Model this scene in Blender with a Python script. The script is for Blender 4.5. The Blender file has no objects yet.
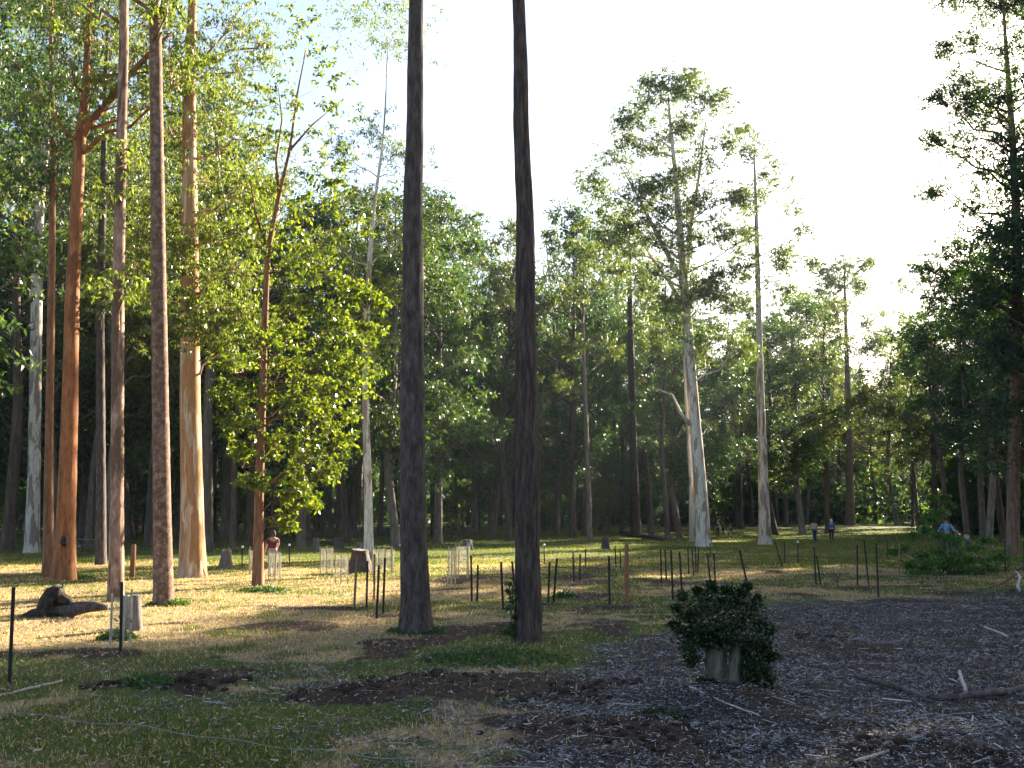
import bpy, math, random
import numpy as np
from mathutils import Vector

scene = bpy.context.scene
COL = scene.collection
random.seed(7)
RNG = np.random.default_rng(7)
R = math.radians

# ------------------------------------------------------------------ camera model
CAM_H = 2.2
F = 995.0
PITCH = math.atan(130.0 / F)
CP, SP = math.cos(PITCH), math.sin(PITCH)
SUN_AZ, SUN_EL = R(42), R(21)

def ray(px, py):
    cx, cy = (px - 512) / F, -(py - 384) / F
    return cx, CP - cy * SP, SP + cy * CP          # world x, y, z of the ray

def P(px, py, Y):
    x, y, z = ray(px, py)
    k = Y / y
    return Vector((x * k, Y, CAM_H + z * k))

# ------------------------------------------------------------------ noise
def _h(ix, iy, iz, s):
    n = (ix.astype(np.int64) * 374761393 + iy.astype(np.int64) * 668265263 + iz.astype(np.int64) * 2147483647 // 7 + s * 144269) & 0xffffffff
    n = ((n ^ (n >> 13)) * 1274126177) & 0xffffffff
    n = ((n ^ (n >> 15)) * 2246822519) & 0xffffffff
    return ((n ^ (n >> 16)) & 0xffff) / 65535.0

def vn(x, y, z=0.0, s=0):
    x = np.asarray(x, float); y = np.asarray(y, float) + 0 * x; z = np.asarray(z, float) + 0 * x
    fx, fy, fz = np.floor(x), np.floor(y), np.floor(z)
    tx, ty, tz = x - fx, y - fy, z - fz
    tx, ty, tz = [t * t * (3 - 2 * t) for t in (tx, ty, tz)]
    r = 0
    for a in (0, 1):
        for b in (0, 1):
            for c in (0, 1):
                w = (tx if a else 1 - tx) * (ty if b else 1 - ty) * (tz if c else 1 - tz)
                r = r + w * _h(fx + a, fy + b, fz + c, s)
    return r

def fbm(x, y, z=0.0, s=0, o=4):
    r, a, t = 0, 1.0, 0
    for i in range(o):
        k = 2.03 ** i
        r = r + a * vn(np.asarray(x) * k, np.asarray(y) * k, np.asarray(z) * k, s + i)
        t += a; a *= .5
    return r / t

def sstep(a, b, v):
    t = np.clip((v - a) / (b - a), 0, 1)
    return t * t * (3 - 2 * t)

# ------------------------------------------------------------------ terrain
def base_z(x, y):
    r = 0.012 * np.maximum(0, y - 95)
    r = r + 22 * sstep(240, 420, y)
    r = r + 10 * sstep(130, 300, np.abs(x)) * sstep(-20, 60, y)
    return r

def flat(px, py):
    """where the pixel's ray meets the broad terrain"""
    x, y, z = ray(px, py)
    if z > -0.0005: z = -0.0005
    k = -CAM_H / z
    for _ in range(30):
        k = 0.5 * k + 0.5 * (float(base_z(x * k, y * k)) - CAM_H) / z
    return x * k, y * k

def poly_w(pts):
    return np.array([flat(*p) for p in pts])

def in_poly(x, y, poly):
    inside = np.zeros(np.shape(x), bool)
    n = len(poly)
    for i in range(n):
        x1, y1 = poly[i]; x2, y2 = poly[(i + 1) % n]
        c = ((y1 > y) != (y2 > y))
        with np.errstate(divide='ignore', invalid='ignore'):
            xi = (x2 - x1) * (y - y1) / (y2 - y1 + 1e-12) + x1
        inside ^= c & (x < xi)
    return inside

MULCH = poly_w([(520, 690), (560, 664), (640, 643), (700, 628), (760, 602), (860, 599), (1024, 592), (1500, 586), (2600, 640), (2400, 760),
                (1600, 1000), (420, 1000), (430, 800), (470, 750), (500, 715)])
PATCH = [poly_w(p) for p in (
    [(40, 700), (60, 685), (130, 672), (200, 668), (330, 668), (400, 655), (520, 662), (545, 685), (520, 720), (520, 800), (330, 800), (350, 745), (380, 716), (300, 712), (240, 700), (150, 704)],
    [(560, 612), (600, 604), (700, 604), (740, 612), (640, 618)],
    [(640, 590), (700, 582), (770, 586), (730, 594), (660, 596)],
    [(540, 578), (600, 572), (640, 576), (600, 590), (550, 590)],
    [(790, 588), (900, 586), (980, 584), (1024, 588), (900, 592)])]
MOUNDS = []           # x, y, radius, height, soil flag
def mound(px, py, r, h):
    x, y = flat(px, py); MOUNDS.append((x, y, r, h))
mound(726, 706, .95, .20); mound(430, 690, 1.1, .10); mound(350, 700, .8, .07); mound(215, 688, .55, .10)
mound(190, 690, .35, .08); mound(110, 688, .5, .06); mound(590, 740, 1.2, .08); mound(900, 735, .9, .08)
mound(965, 760, .7, .10); mound(820, 650, 1.4, .05); mound(560, 690, .9, .07); mound(660, 735, .5, .08)
for p in ((270, 592), (375, 618), (548, 606), (620, 608), (680, 598), (712, 592), (785, 566), (865, 588), (60, 622), (120, 656), (600, 577), (668, 583), (455, 590)):
    mound(p[0], p[1], .7, .04)

def wob(x, y):
    return x + 1.6 * (fbm(x * .6, y * .6, 0, 3) - .5) + 1.0 * (fbm(x * 2.3, y * 2.3, 0, 4) - .5), \
           y + 2.4 * (fbm(x * .6, y * .6, 5, 5) - .5) + .8 * (fbm(x * 2.3, y * 2.3, 5, 6) - .5)

def masks(x, y):
    x = np.asarray(x, float); y = np.asarray(y, float)
    wx, wy = wob(x, y)
    def soft(poly, r=.85):
        t = 0
        for k in range(7):
            t = t + in_poly(wx + r * math.cos(k * .9) * (k > 0) * (1 + .5 * (k % 2)), wy + 1.6 * r * math.sin(k * .9) * (k > 0), poly)
        return t / 7.0
    m = soft(MULCH)
    m = np.maximum(m, .5 * soft(PATCH[0]))
    band = np.zeros_like(m)
    for q in PATCH[1:]:
        band = np.maximum(band, .8 * in_poly(wx, wy, q))
    n = fbm(x * .9, y * .9, 2, 11)
    grassin = sstep(.56, .66, fbm(x * .55, y * .8, 9, 12)) * sstep(2.2, .2, x) 
    m = m * (1 - .8 * grassin)
    soil = np.zeros_like(x)
    for (a, b, r, h) in MOUNDS:
        d = np.hypot(x - a, (y - b)) / r
        soil = np.maximum(soil, sstep(1.15, .35, d + 1.8 * (n - .5)) * (1 if h > .05 else .85))
    soil = np.maximum(soil, band * sstep(.4, .6, n))
    soil = np.maximum(soil, .8 * sstep(.60, .74, fbm(x * .5, y * .5, 7, 21)) * (y < 45))
    dry = sstep(.42, .62, fbm(x * .35, y * .28, 1, 31) * .6 + fbm(x * 1.7, y * 1.7, 1, 32) * .4)
    dry = dry * (1 - .65 * sstep(40, 62, y))
    dry = np.maximum(dry, .85 * sstep(2, -6, x) * sstep(45, 20, y) * sstep(13, 19, y) * sstep(.28, .5, fbm(x * 1.1, y * 1.1, 1, 33)))  # dry straw thickened over the sunlit patch, its pale colour adding to the light
    return m, dry, soil

def gz(x, y):
    x = np.asarray(x, float); y = np.asarray(y, float)
    z = base_z(x, y)
    near = sstep(75, 40, y)
    z = z + near * (.10 * (fbm(x * .3, y * .3, 0, 41) - .5) + .05 * (fbm(x * 1.3, y * 1.3, 0, 42, 3) - .5))
    far = 1 - near
    z = z + far * .25 * (fbm(x * .07, y * .07, 0, 43) - .5)
    m, dry, soil = masks(x, y)
    z = z + near * (m * .10 * (fbm(x * 2.1, y * 2.1, 0, 44) - .45) + .07 * soil * (fbm(x * 4, y * 4, 0, 45) - .35))
    for (a, b, r, h) in MOUNDS:
        d = np.hypot(x - a, y - b) / r
        z = z + h * np.exp(-d * d * 1.2)
    return z

def g(px, py):
    x, y = flat(px, py)
    return Vector((x, y, float(gz(np.array([x]), np.array([y]))[0])))

# ------------------------------------------------------------------ mesh helpers
class MB:
    def __init__(s): s.v = []; s.f = []; s.n = 0
    def add(s, V, faces):
        V = np.asarray(V, float)
        s.v.append(V); s.f += [tuple(i + s.n for i in f) for f in faces]; s.n += len(V)
    def tube(s, pts, rad, seg=8, amp=0, freq=6, zf=1.2, cap=True, seed=0, squash=1.0):
        pts = np.asarray([tuple(p) for p in pts], float); rad = np.asarray(rad, float)
        n = len(pts)
        T = np.gradient(pts, axis=0); T /= np.linalg.norm(T, axis=1)[:, None] + 1e-9
        up = np.array([1., 0, 0]) if abs(T[0][0]) < .8 else np.array([0, 1., 0])
        a = np.arange(seg) / seg * 2 * math.pi
        U = up - T * (T @ up)[:, None]; U /= np.linalg.norm(U, axis=1)[:, None] + 1e-9
        W = np.cross(T, U)
        rr = np.repeat(rad[:, None], seg, 1)
        if amp:
            L = np.concatenate([[0], np.cumsum(np.linalg.norm(np.diff(pts, axis=0), axis=1))])
            ca, sa = np.cos(a) * freq, np.sin(a) * freq
            nn = fbm(np.tile(ca, (n, 1)), np.tile(sa, (n, 1)), np.repeat(L[:, None] * zf, seg, 1), 60 + seed, 3) - .5
            rr = rr * (1 + amp * nn * 2)
        V = pts[:, None, :] + rr[:, :, None] * (np.cos(a)[None, :, None] * U[:, None, :] + squash * np.sin(a)[None, :, None] * W[:, None, :])
        F_ = []
        for i in range(n - 1):
            for j in range(seg):
                k = (j + 1) % seg
                F_.append((i * seg + j, i * seg + k, (i + 1) * seg + k, (i + 1) * seg + j))
        if cap:
            F_.append(tuple(range(seg - 1, -1, -1))); F_.append(tuple((n - 1) * seg + j for j in range(seg)))
        s.add(V.reshape(-1, 3), F_)
    def box(s, c, d, rz=0, M=None):
        x, y, z = [q / 2 for q in d]
        V = np.array([(-x, -y, -z), (x, -y, -z), (x, y, -z), (-x, y, -z), (-x, -y, z), (x, -y, z), (x, y, z), (-x, y, z)])
        if rz:
            ca, sa = math.cos(rz), math.sin(rz)
            V = np.stack([V[:, 0] * ca - V[:, 1] * sa, V[:, 0] * sa + V[:, 1] * ca, V[:, 2]], 1)
        s.add(V + np.array(c), [(0, 3, 2, 1), (4, 5, 6, 7), (0, 1, 5, 4), (1, 2, 6, 5), (2, 3, 7, 6), (3, 0, 4, 7)])
    def sphere(s, c, r, seg=12, rings=8, amp=0, freq=2.5, seed=0):
        V = []; Fc = []
        for i in range(rings + 1):
            t = math.pi * i / rings
            for j in range(seg):
                p = 2 * math.pi * j / seg
                V.append((math.sin(t) * math.cos(p), math.sin(t) * math.sin(p), math.cos(t)))
        V = np.array(V)
        if amp: V = V * (1 + amp * 2 * (fbm(V[:, 0] * freq + 9, V[:, 1] * freq + 9, V[:, 2] * freq + 9, seed, 3) - .5))[:, None]
        for i in range(rings):
            for j in range(seg):
                k = (j + 1) % seg
                Fc.append((i * seg + j, (i + 1) * seg + j, (i + 1) * seg + k, i * seg + k))
        s.add(V * np.array(r) + np.array(c), Fc)
    def mesh(s, name, smooth=True):
        me = bpy.data.meshes.new(name)
        me.from_pydata(np.concatenate(s.v).tolist(), [], s.f)
        if smooth: me.polygons.foreach_set('use_smooth', [True] * len(me.polygons))
        me.update(); return me

def big_mesh(name, V, k):
    """V: (n*k,3), every k verts one face"""
    n = len(V) // k
    me = bpy.data.meshes.new(name)
    me.vertices.add(len(V)); me.vertices.foreach_set('co', np.ascontiguousarray(V, dtype=np.float32).ravel())
    me.loops.add(len(V)); me.loops.foreach_set('vertex_index', np.arange(len(V), dtype=np.int32))
    me.polygons.add(n); me.polygons.foreach_set('loop_start', np.arange(0, n * k, k, dtype=np.int32))
    me.polygons.foreach_set('loop_total', np.full(n, k, dtype=np.int32))
    me.update(calc_edges=True); return me

def link(name, me, mat, parent=None, loc=None):
    o = bpy.data.objects.new(name, me); COL.objects.link(o)
    if mat is not None and me is not None:
        if len(me.materials) == 0: me.materials.append(mat)
    if parent is not None: o.parent = parent
    if loc is not None: o.location = loc
    return o

def tag(o, label=None, cat=None, group=None, kind=None):
    if label: o['label'] = label
    if cat: o['category'] = cat
    if group: o['group'] = group
    if kind: o['kind'] = kind
    return o

def empty(name, loc, label, cat, group=None, rz=0):
    o = bpy.data.objects.new(name, None); COL.objects.link(o); o.location = loc; o.rotation_euler = (0, 0, rz)
    o.empty_display_size = .3
    return tag(o, label, cat, group)

# ------------------------------------------------------------------ materials
def mat(name):
    m = bpy.data.materials.new(name); m.use_nodes = True
    nt = m.node_tree; nt.nodes.clear()
    out = nt.nodes.new('ShaderNodeOutputMaterial')
    return m, nt, out

def N(nt, t, **kw):
    n = nt.nodes.new(t)
    for k, v in kw.items():
        if k.startswith('i_'): n.inputs[int(k[2:]) if k[2:].isdigit() else k[2:].replace('_', ' ')].default_value = v
        else: setattr(n, k, v)
    return n

def ramp(nt, stops, fac, interp='LINEAR'):
    r = nt.nodes.new('ShaderNodeValToRGB'); cr = r.color_ramp; cr.interpolation = interp
    while len(cr.elements) < len(stops): cr.elements.new(.5)
    for e, (p, c) in zip(cr.elements, stops):
        e.position = p; e.color = (*c, 1)
    if fac is not None: nt.links.new(fac, r.inputs[0])
    return r

def mix(nt, fac, a, b, mode='MIX'):
    m = nt.nodes.new('ShaderNodeMix'); m.data_type = 'RGBA'; m.blend_type = mode
    for sock, v in ((m.inputs[0], fac), (m.inputs[6], a), (m.inputs[7], b)):
        if isinstance(v, (int, float)): sock.default_value = v
        elif isinstance(v, tuple): sock.default_value = (*v, 1) if len(v) == 3 else v
        else: nt.links.new(v, sock)
    return m.outputs[2]

def bark(name, c1, c2, c3=None, sc=(9, 9, 1.6), bump=.5, dist=.03, rough=.85, patch=.0, patchc=(.1, .06, .04), vary=0.0, lichen=0):
    m, nt, out = mat(name); L = nt.links
    tc = N(nt, 'ShaderNodeTexCoord'); mp = N(nt, 'ShaderNodeMapping'); mp.inputs['Scale'].default_value = sc
    L.new(tc.outputs['Object'], mp.inputs['Vector'])
    n1 = N(nt, 'ShaderNodeTexNoise'); n1.inputs['Scale'].default_value = 1; n1.inputs['Detail'].default_value = 6; n1.inputs['Roughness'].default_value = .65
    L.new(mp.outputs[0], n1.inputs['Vector'])
    r = ramp(nt, [(.3, c1), (.5, c2), (.7, c3 or c2)], n1.outputs['Fac'])
    col = r.outputs[0]
    if patch:
        n2 = N(nt, 'ShaderNodeTexNoise'); n2.inputs['Scale'].default_value = 1; n2.inputs['Detail'].default_value = 4; n2.inputs['Distortion'].default_value = .6
        mp2 = N(nt, 'ShaderNodeMapping'); mp2.inputs['Scale'].default_value = (3.2, 3.2, .55); L.new(tc.outputs['Object'], mp2.inputs['Vector']); L.new(mp2.outputs[0], n2.inputs['Vector'])
        rr = ramp(nt, [(.62 - patch * .3, (0, 0, 0)), (.66 - patch * .3, (1, 1, 1))], n2.outputs['Fac'])
        col = mix(nt, rr.outputs[0], col, patchc)
    if vary:
        oi = N(nt, 'ShaderNodeObjectInfo')
        rv = ramp(nt, [(0, (.34, .22, .16)), (.25, (.55, .42, .34)), (.45, (1, .92, .85)), (.6, (.6, .5, .45)), (.8, (1.5, 1.45, 1.4)), (.9, (.45, .38, .35)), (1, (.8, .5, .36))], oi.outputs['Random'])
        col = mix(nt, vary, col, rv.outputs[0], 'MULTIPLY')
    n3 = N(nt, 'ShaderNodeTexNoise'); n3.inputs['Scale'].default_value = 1; n3.inputs['Detail'].default_value = 5; n3.inputs['Roughness'].default_value = .7
    mp3 = N(nt, 'ShaderNodeMapping'); mp3.inputs['Scale'].default_value = (sc[0] * 4, sc[1] * 4, sc[2] * 3); L.new(tc.outputs['Object'], mp3.inputs['Vector']); L.new(mp3.outputs[0], n3.inputs['Vector'])
    r3 = ramp(nt, [(.32, (.62, .6, .58)), (.5, (1, 1, 1)), (.7, (1.35, 1.3, 1.25))], n3.outputs['Fac'])
    col = mix(nt, 1.0, col, r3.outputs[0], 'MULTIPLY')
    b = N(nt, 'ShaderNodeBsdfPrincipled'); b.inputs['Roughness'].default_value = rough; b.inputs['Specular IOR Level'].default_value = .25
    L.new(col, b.inputs['Base Color'])
    bp = N(nt, 'ShaderNodeBump'); bp.inputs['Strength'].default_value = bump; bp.inputs['Distance'].default_value = dist
    L.new(n1.outputs['Fac'], bp.inputs['Height']); L.new(bp.outputs[0], b.inputs['Normal'])
    L.new(b.outputs[0], out.inputs[0]); return m

def leafmat(name, cols, trans=.45, rough=.45, tcol=(.30, .42, .05), vary=0, spec=.4):
    m, nt, out = mat(name); L = nt.links
    ge = N(nt, 'ShaderNodeNewGeometry')
    r = ramp(nt, [(i / (len(cols) - 1), c) for i, c in enumerate(cols)], ge.outputs['Random Per Island'])
    col = r.outputs[0]
    if vary:
        oi = N(nt, 'ShaderNodeObjectInfo')
        rv = ramp(nt, [(0, (.7, .8, .8)), (.3, (1, 1, .85)), (.55, (1.35, 1.2, .8)), (.75, (.8, .95, 1)), (1, (1.15, 1.0, .7))], oi.outputs['Random'])
        col = mix(nt, vary, col, rv.outputs[0], 'MULTIPLY')
    b = N(nt, 'ShaderNodeBsdfPrincipled'); b.inputs['Roughness'].default_value = rough; b.inputs['Specular IOR Level'].default_value = spec
    L.new(col, b.inputs['Base Color'])
    t = N(nt, 'ShaderNodeBsdfTranslucent')
    tc_ = mix(nt, 1.0, col, tuple(c * 5 for c in tcol), 'MULTIPLY')
    L.new(tc_, t.inputs['Color'])
    ms = N(nt, 'ShaderNodeMixShader'); ms.inputs[0].default_value = trans
    L.new(b.outputs[0], ms.inputs[1]); L.new(t.outputs[0], ms.inputs[2]); L.new(ms.outputs[0], out.inputs[0])
    return m

def plain(name, c, rough=.8, noise=.3, sc=20, spec=.3, metal=0):
    m, nt, out = mat(name); L = nt.links
    tc = N(nt, 'ShaderNodeTexCoord'); n = N(nt, 'ShaderNodeTexNoise'); n.inputs['Scale'].default_value = sc; n.inputs['Detail'].default_value = 4
    L.new(tc.outputs['Object'], n.inputs['Vector'])
    r = ramp(nt, [(.3, tuple(x * (1 - noise) for x in c)), (.7, tuple(min(1, x * (1 + noise)) for x in c))], n.outputs['Fac'])
    b = N(nt, 'ShaderNodeBsdfPrincipled'); b.inputs['Roughness'].default_value = rough; b.inputs['Specular IOR Level'].default_value = spec; b.inputs['Metallic'].default_value = metal
    L.new(r.outputs[0], b.inputs['Base Color']); L.new(b.outputs[0], out.inputs[0]); return m

M = {}
M['b_pale'] = bark('pale_bark', (.30, .26, .24), (.48, .43, .38), (.60, .55, .50), patch=.35, patchc=(.22, .18, .15), bump=.25)
M['b_white'] = bark('white_bark', (.42, .36, .30), (.62, .56, .50), (.72, .68, .62), patch=.3, patchc=(.33, .24, .18), bump=.2)
M['b_orange'] = bark('orange_bark', (.14, .05, .022), (.27, .105, .042), (.36, .16, .075), sc=(5, 5, 1.2), patch=.2, patchc=(.18, .07, .03), bump=.3, dist=.012)
M['b_brown'] = bark('brown_bark', (.10, .055, .04), (.20, .12, .09), (.30, .19, .14), bump=.8)
M['b_pink'] = bark('mottled_pink_bark', (.13, .07, .05), (.28, .17, .125), (.44, .31, .24), sc=(7, 7, 2.5), patch=.42, patchc=(.13, .08, .055), bump=.3, dist=.012)
M['b_bloodwood'] = bark('tessellated_bark', (.07, .042, .028), (.16, .092, .062), (.34, .235, .17), sc=(8, 8, 7), bump=.45, dist=.015)
M['b_cream'] = bark('cream_smooth_bark', (.36, .23, .15), (.48, .34, .24), (.58, .46, .36), sc=(4, 4, .5), patch=.52, patchc=(.36, .19, .09), bump=.15)
M['b_reddish'] = bark('red_brown_bark', (.10, .05, .03), (.20, .095, .05), (.30, .16, .09), bump=.3, dist=.012)
M['b_greybrown'] = bark('grey_brown_bark', (.028, .021, .019), (.075, .055, .048), (.135, .11, .10), sc=(11, 11, 3), bump=1, dist=.03)
M['b_iron'] = bark('ironbark', (.018, .014, .012), (.066, .046, .038), (.135, .098, .082), sc=(16, 16, 2.2), bump=1, dist=.05)
M['b_far'] = bark('forest_bark', (.07, .06, .053), (.15, .125, .11), (.24, .205, .18), sc=(5, 5, .9), vary=.8, bump=.4)
M['b_stump'] = bark('weathered_stump_wood', (.06, .054, .05), (.145, .13, .12), (.23, .205, .19), sc=(14, 14, 2), bump=1, dist=.03)
M['b_dark'] = bark('charred_wood', (.010, .008, .007), (.035, .025, .020), (.09, .06, .045), sc=(10, 10, 10), bump=1, dist=.05)
M['b_log'] = bark('old_log_bark', (.03, .024, .022), (.085, .065, .06), (.15, .12, .11), sc=(9, 9, 9), bump=.8)
M['b_bone'] = bark('bleached_branch', (.42, .36, .33), (.6, .55, .52), (.7, .66, .63), sc=(8, 8, 8), bump=.2)
M['b_stick'] = bark('pale_stick', (.25, .2, .17), (.4, .34, .3), (.5, .44, .4), sc=(12, 12, 12), bump=.3)
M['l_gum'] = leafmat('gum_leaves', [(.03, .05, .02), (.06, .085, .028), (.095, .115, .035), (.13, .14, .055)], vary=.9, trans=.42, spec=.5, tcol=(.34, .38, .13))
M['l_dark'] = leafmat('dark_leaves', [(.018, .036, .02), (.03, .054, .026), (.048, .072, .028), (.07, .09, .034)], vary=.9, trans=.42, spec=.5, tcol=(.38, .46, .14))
M['l_bright'] = leafmat('sunlit_gum_leaves', [(.035, .052, .018), (.075, .098, .022), (.12, .14, .03), (.165, .175, .055)], trans=.5, tcol=(.37,.41,.10), rough=.33, spec=.6)
M['l_lime'] = leafmat('broad_lime_leaves', [(.03, .055, .012), (.06, .095, .014), (.11, .14, .018), (.15, .175, .03)], trans=.5, tcol=(.38,.38,.09), rough=.28, spec=.7)
M['l_bush'] = leafmat('dark_glossy_leaves', [(.012, .022, .010), (.02, .035, .013), (.03, .048, .018), (.03, .055, .02)], trans=.2, rough=.35, spec=.4)
M['l_weed'] = leafmat('weed_leaves', [(.025, .05, .018), (.04, .072, .024), (.06, .10, .03)], trans=.35)
M['l_blue'] = leafmat('blue_green_leaves', [(.022, .045, .034), (.04, .068, .046), (.065, .095, .055)], trans=.35, vary=.5)
M['steel'] = plain('dark_painted_steel', (.022, .018, .017), .6)
M['stakewood'] = plain('stake_hardwood', (.17, .115, .07), .8)
M['palewood'] = plain('pale_stake_wood', (.42, .36, .26), .8)
M['redwood'] = plain('red_brown_post_wood', (.23, .11, .055), .8)
M['greywood'] = plain('weathered_table_wood', (.10, .10, .105), .8)
M['cap'] = plain('white_plastic_cap', (.75, .75, .74), .5, .05)
M['wire'] = plain('galvanised_wire', (.22, .22, .24), .5, .15)
M['cutwood'] = plain('cut_stump_top', (.19, .165, .14), .9, .35, 9)

def sleevemat():
    m, nt, out = mat('shade_mesh_sleeve'); L = nt.links
    tc = N(nt, 'ShaderNodeTexCoord')
    w1 = N(nt, 'ShaderNodeTexWave', bands_direction='Z'); w1.inputs['Scale'].default_value = 12
    L.new(tc.outputs['Object'], w1.inputs['Vector'])
    n = N(nt, 'ShaderNodeTexNoise'); n.inputs['Scale'].default_value = 5; L.new(tc.outputs['Object'], n.inputs['Vector'])
    r = ramp(nt, [(.35, (.22, .21, .19)), (.65, (.38, .36, .32))], n.outputs['Fac'])
    d = N(nt, 'ShaderNodeBsdfDiffuse'); L.new(r.outputs[0], d.inputs[0])
    t = N(nt, 'ShaderNodeBsdfTranslucent'); L.new(r.outputs[0], t.inputs[0])
    a = N(nt, 'ShaderNodeMixShader'); a.inputs[0].default_value = .4; L.new(d.outputs[0], a.inputs[1]); L.new(t.outputs[0], a.inputs[2])
    tr = N(nt, 'ShaderNodeBsdfTransparent')
    s = N(nt, 'ShaderNodeMixShader')
    rr = ramp(nt, [(.0, (.1, .1, .1)), (1, (.4, .4, .4))], w1.outputs['Fac']); L.new(rr.outputs[0], s.inputs[0])
    L.new(tr.outputs[0], s.inputs[1]); L.new(a.outputs[0], s.inputs[2]); L.new(s.outputs[0], out.inputs[0]); return m
M['sleeve'] = sleevemat()

def groundmat():
    m, nt, out = mat('forest_clearing_ground'); L = nt.links
    at = N(nt, 'ShaderNodeVertexColor', layer_name='cover'); sep = N(nt, 'ShaderNodeSeparateColor'); L.new(at.outputs[0], sep.inputs[0])
    tc = N(nt, 'ShaderNodeTexCoord')
    def noise(sc, det=5, rough=.6, dist=0):
        n = N(nt, 'ShaderNodeTexNoise'); n.inputs['Scale'].default_value = sc; n.inputs['Detail'].default_value = det
        n.inputs['Roughness'].default_value = rough; n.inputs['Distortion'].default_value = dist
        L.new(tc.outputs['Object'], n.inputs['Vector']); return n.outputs['Fac']
    nf, nm, nb = noise(28, 6, .7), noise(5, 6, .65), noise(.5, 5, .6)
    green = ramp(nt, [(.3, (.035, .055, .014)), (.5, (.075, .10, .025)), (.7, (.14, .155, .05))], nf)
    dry = ramp(nt, [(.28, (.11, .08, .045)), (.5, (.28, .21, .12)), (.7, (.48, .39, .24))], nf)
    def thr(sock, nz, w=.18, k=.9):
        a = N(nt, 'ShaderNodeMath', operation='MULTIPLY_ADD'); L.new(nz, a.inputs[0]); a.inputs[1].default_value = k; 
        L.new(sock, a.inputs[2])
        s = N(nt, 'ShaderNodeMapRange'); L.new(a.outputs[0], s.inputs[0]); s.inputs[1].default_value = .5 + k * .5 - w; s.inputs[2].default_value = .5 + k * .5 + w
        return s.outputs[0]
    c = mix(nt, thr(sep.outputs[1], nm), green.outputs[0], dry.outputs[0])
    soil = ramp(nt, [(.3, (.018, .013, .011)), (.55, (.055, .038, .030)), (.75, (.12, .085, .065))], nf)
    mul = ramp(nt, [(.3, (.014, .011, .010)), (.5, (.045, .037, .034)), (.62, (.10, .085, .08)), (.76, (.22, .2, .19))], nf)
    c = mix(nt, thr(sep.outputs[0], nm, .12, .7), c, mul.outputs[0])
    c = mix(nt, thr(sep.outputs[2], nm, .15, .8), c, soil.outputs[0])
    big = ramp(nt, [(.35, (.78, .8, .8)), (.65, (1.15, 1.1, 1.05))], nb)
    c = mix(nt, 1.0, c, big.outputs[0], 'MULTIPLY')
    b = N(nt, 'ShaderNodeBsdfPrincipled'); b.inputs['Roughness'].default_value = .95; b.inputs['Specular IOR Level'].default_value = .1
    L.new(c, b.inputs['Base Color'])
    bp = N(nt, 'ShaderNodeBump'); bp.inputs['Strength'].default_value = .9; bp.inputs['Distance'].default_value = .04
    ad = N(nt, 'ShaderNodeMath', operation='ADD'); L.new(nf, ad.inputs[0]); L.new(nm, ad.inputs[1]); L.new(ad.outputs[0], bp.inputs['Height'])
    L.new(bp.outputs[0], b.inputs['Normal']); L.new(b.outputs[0], out.inputs[0]); return m

# ------------------------------------------------------------------ ground
def build_ground():
    def axis(a, b, c0, n, k):
        t = np.linspace(-1, 1, n)
        s = np.sinh(t * k) / math.sinh(k)
        return np.where(s < 0, c0 + (c0 - a) * s, c0 + (b - c0) * s)
    xs = axis(-1500, 1500, 0, 560, 6.8); ys = axis(-500, 2600, 14, 640, 6.5)
    X, Y = np.meshgrid(xs, ys)
    x, y = X.ravel(), Y.ravel()
    z = gz(x, y); m, d, s = masks(x, y)
    me = bpy.data.meshes.new('ground')
    nx, ny = len(xs), len(ys)
    i = (np.arange(ny - 1)[:, None] * nx + np.arange(nx - 1)[None]).ravel()
    q = np.stack([i, i + 1, i + nx + 1, i + nx], 1).ravel().astype(np.int32)
    me.vertices.add(len(x)); me.vertices.foreach_set('co', np.stack([x, y, z], 1).astype(np.float32).ravel())
    me.loops.add(len(q)); me.loops.foreach_set('vertex_index', q)
    nf = len(q) // 4
    me.polygons.add(nf); me.polygons.foreach_set('loop_start', np.arange(0, nf * 4, 4, dtype=np.int32)); me.polygons.foreach_set('loop_total', np.full(nf, 4, dtype=np.int32))
    me.polygons.foreach_set('use_smooth', np.ones(nf, bool))
    me.update(calc_edges=True)
    ca = me.color_attributes.new('cover', 'FLOAT_COLOR', 'POINT')
    ca.data.foreach_set('color', np.stack([m, d, s, np.ones_like(m)], 1).astype(np.float32).ravel())
    tag(link('ground', me, groundmat()), kind='structure')
build_ground()

def wedge(n, y0, y1, pw=1.0, extra=1.5):
    """random ground points in the part of the clearing in view"""
    u = RNG.random(n); y = y0 + (y1 - y0) * u ** pw
    x = (RNG.random(n) * 2 - 1) * (y * .53 + extra)
    return x, y

def blades(name, n, y0, y1, hgt, wid, cols, want, label, trans=.35, pw=1.0, lean=.6, tcol=(.32, .36, .08)):
    x, y = wedge(n, y0, y1, pw)
    m, d, s = masks(x, y)
    keep = RNG.random(n) < want(m, d, s, x, y)
    x, y = x[keep], y[keep]; k = len(x)
    z = gz(x, y) - .005
    h = hgt * (.5 + RNG.random(k)) * (.6 + .8 * fbm(x * 1.3, y * 1.3, 0, 77))
    a = RNG.random(k) * 6.283; w = wid * (.6 + .8 * RNG.random(k)) * np.maximum(1, y / 18)
    la = RNG.random(k) * 6.283; ll = lean * RNG.random(k) * h
    b = np.stack([x, y, z], 1); dx = np.stack([np.cos(a) * w, np.sin(a) * w, 0 * a], 1)
    tip = b + np.stack([np.cos(la) * ll, np.sin(la) * ll, h], 1)
    V = np.stack([b - dx, b + dx, tip], 1).reshape(-1, 3)
    o = link(name, big_mesh(name, V, 3), leafmat(name + '_blades', cols, trans=trans, rough=.6, tcol=tcol, spec=.2))
    return tag(o, label, 'grass', kind='stuff')

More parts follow.
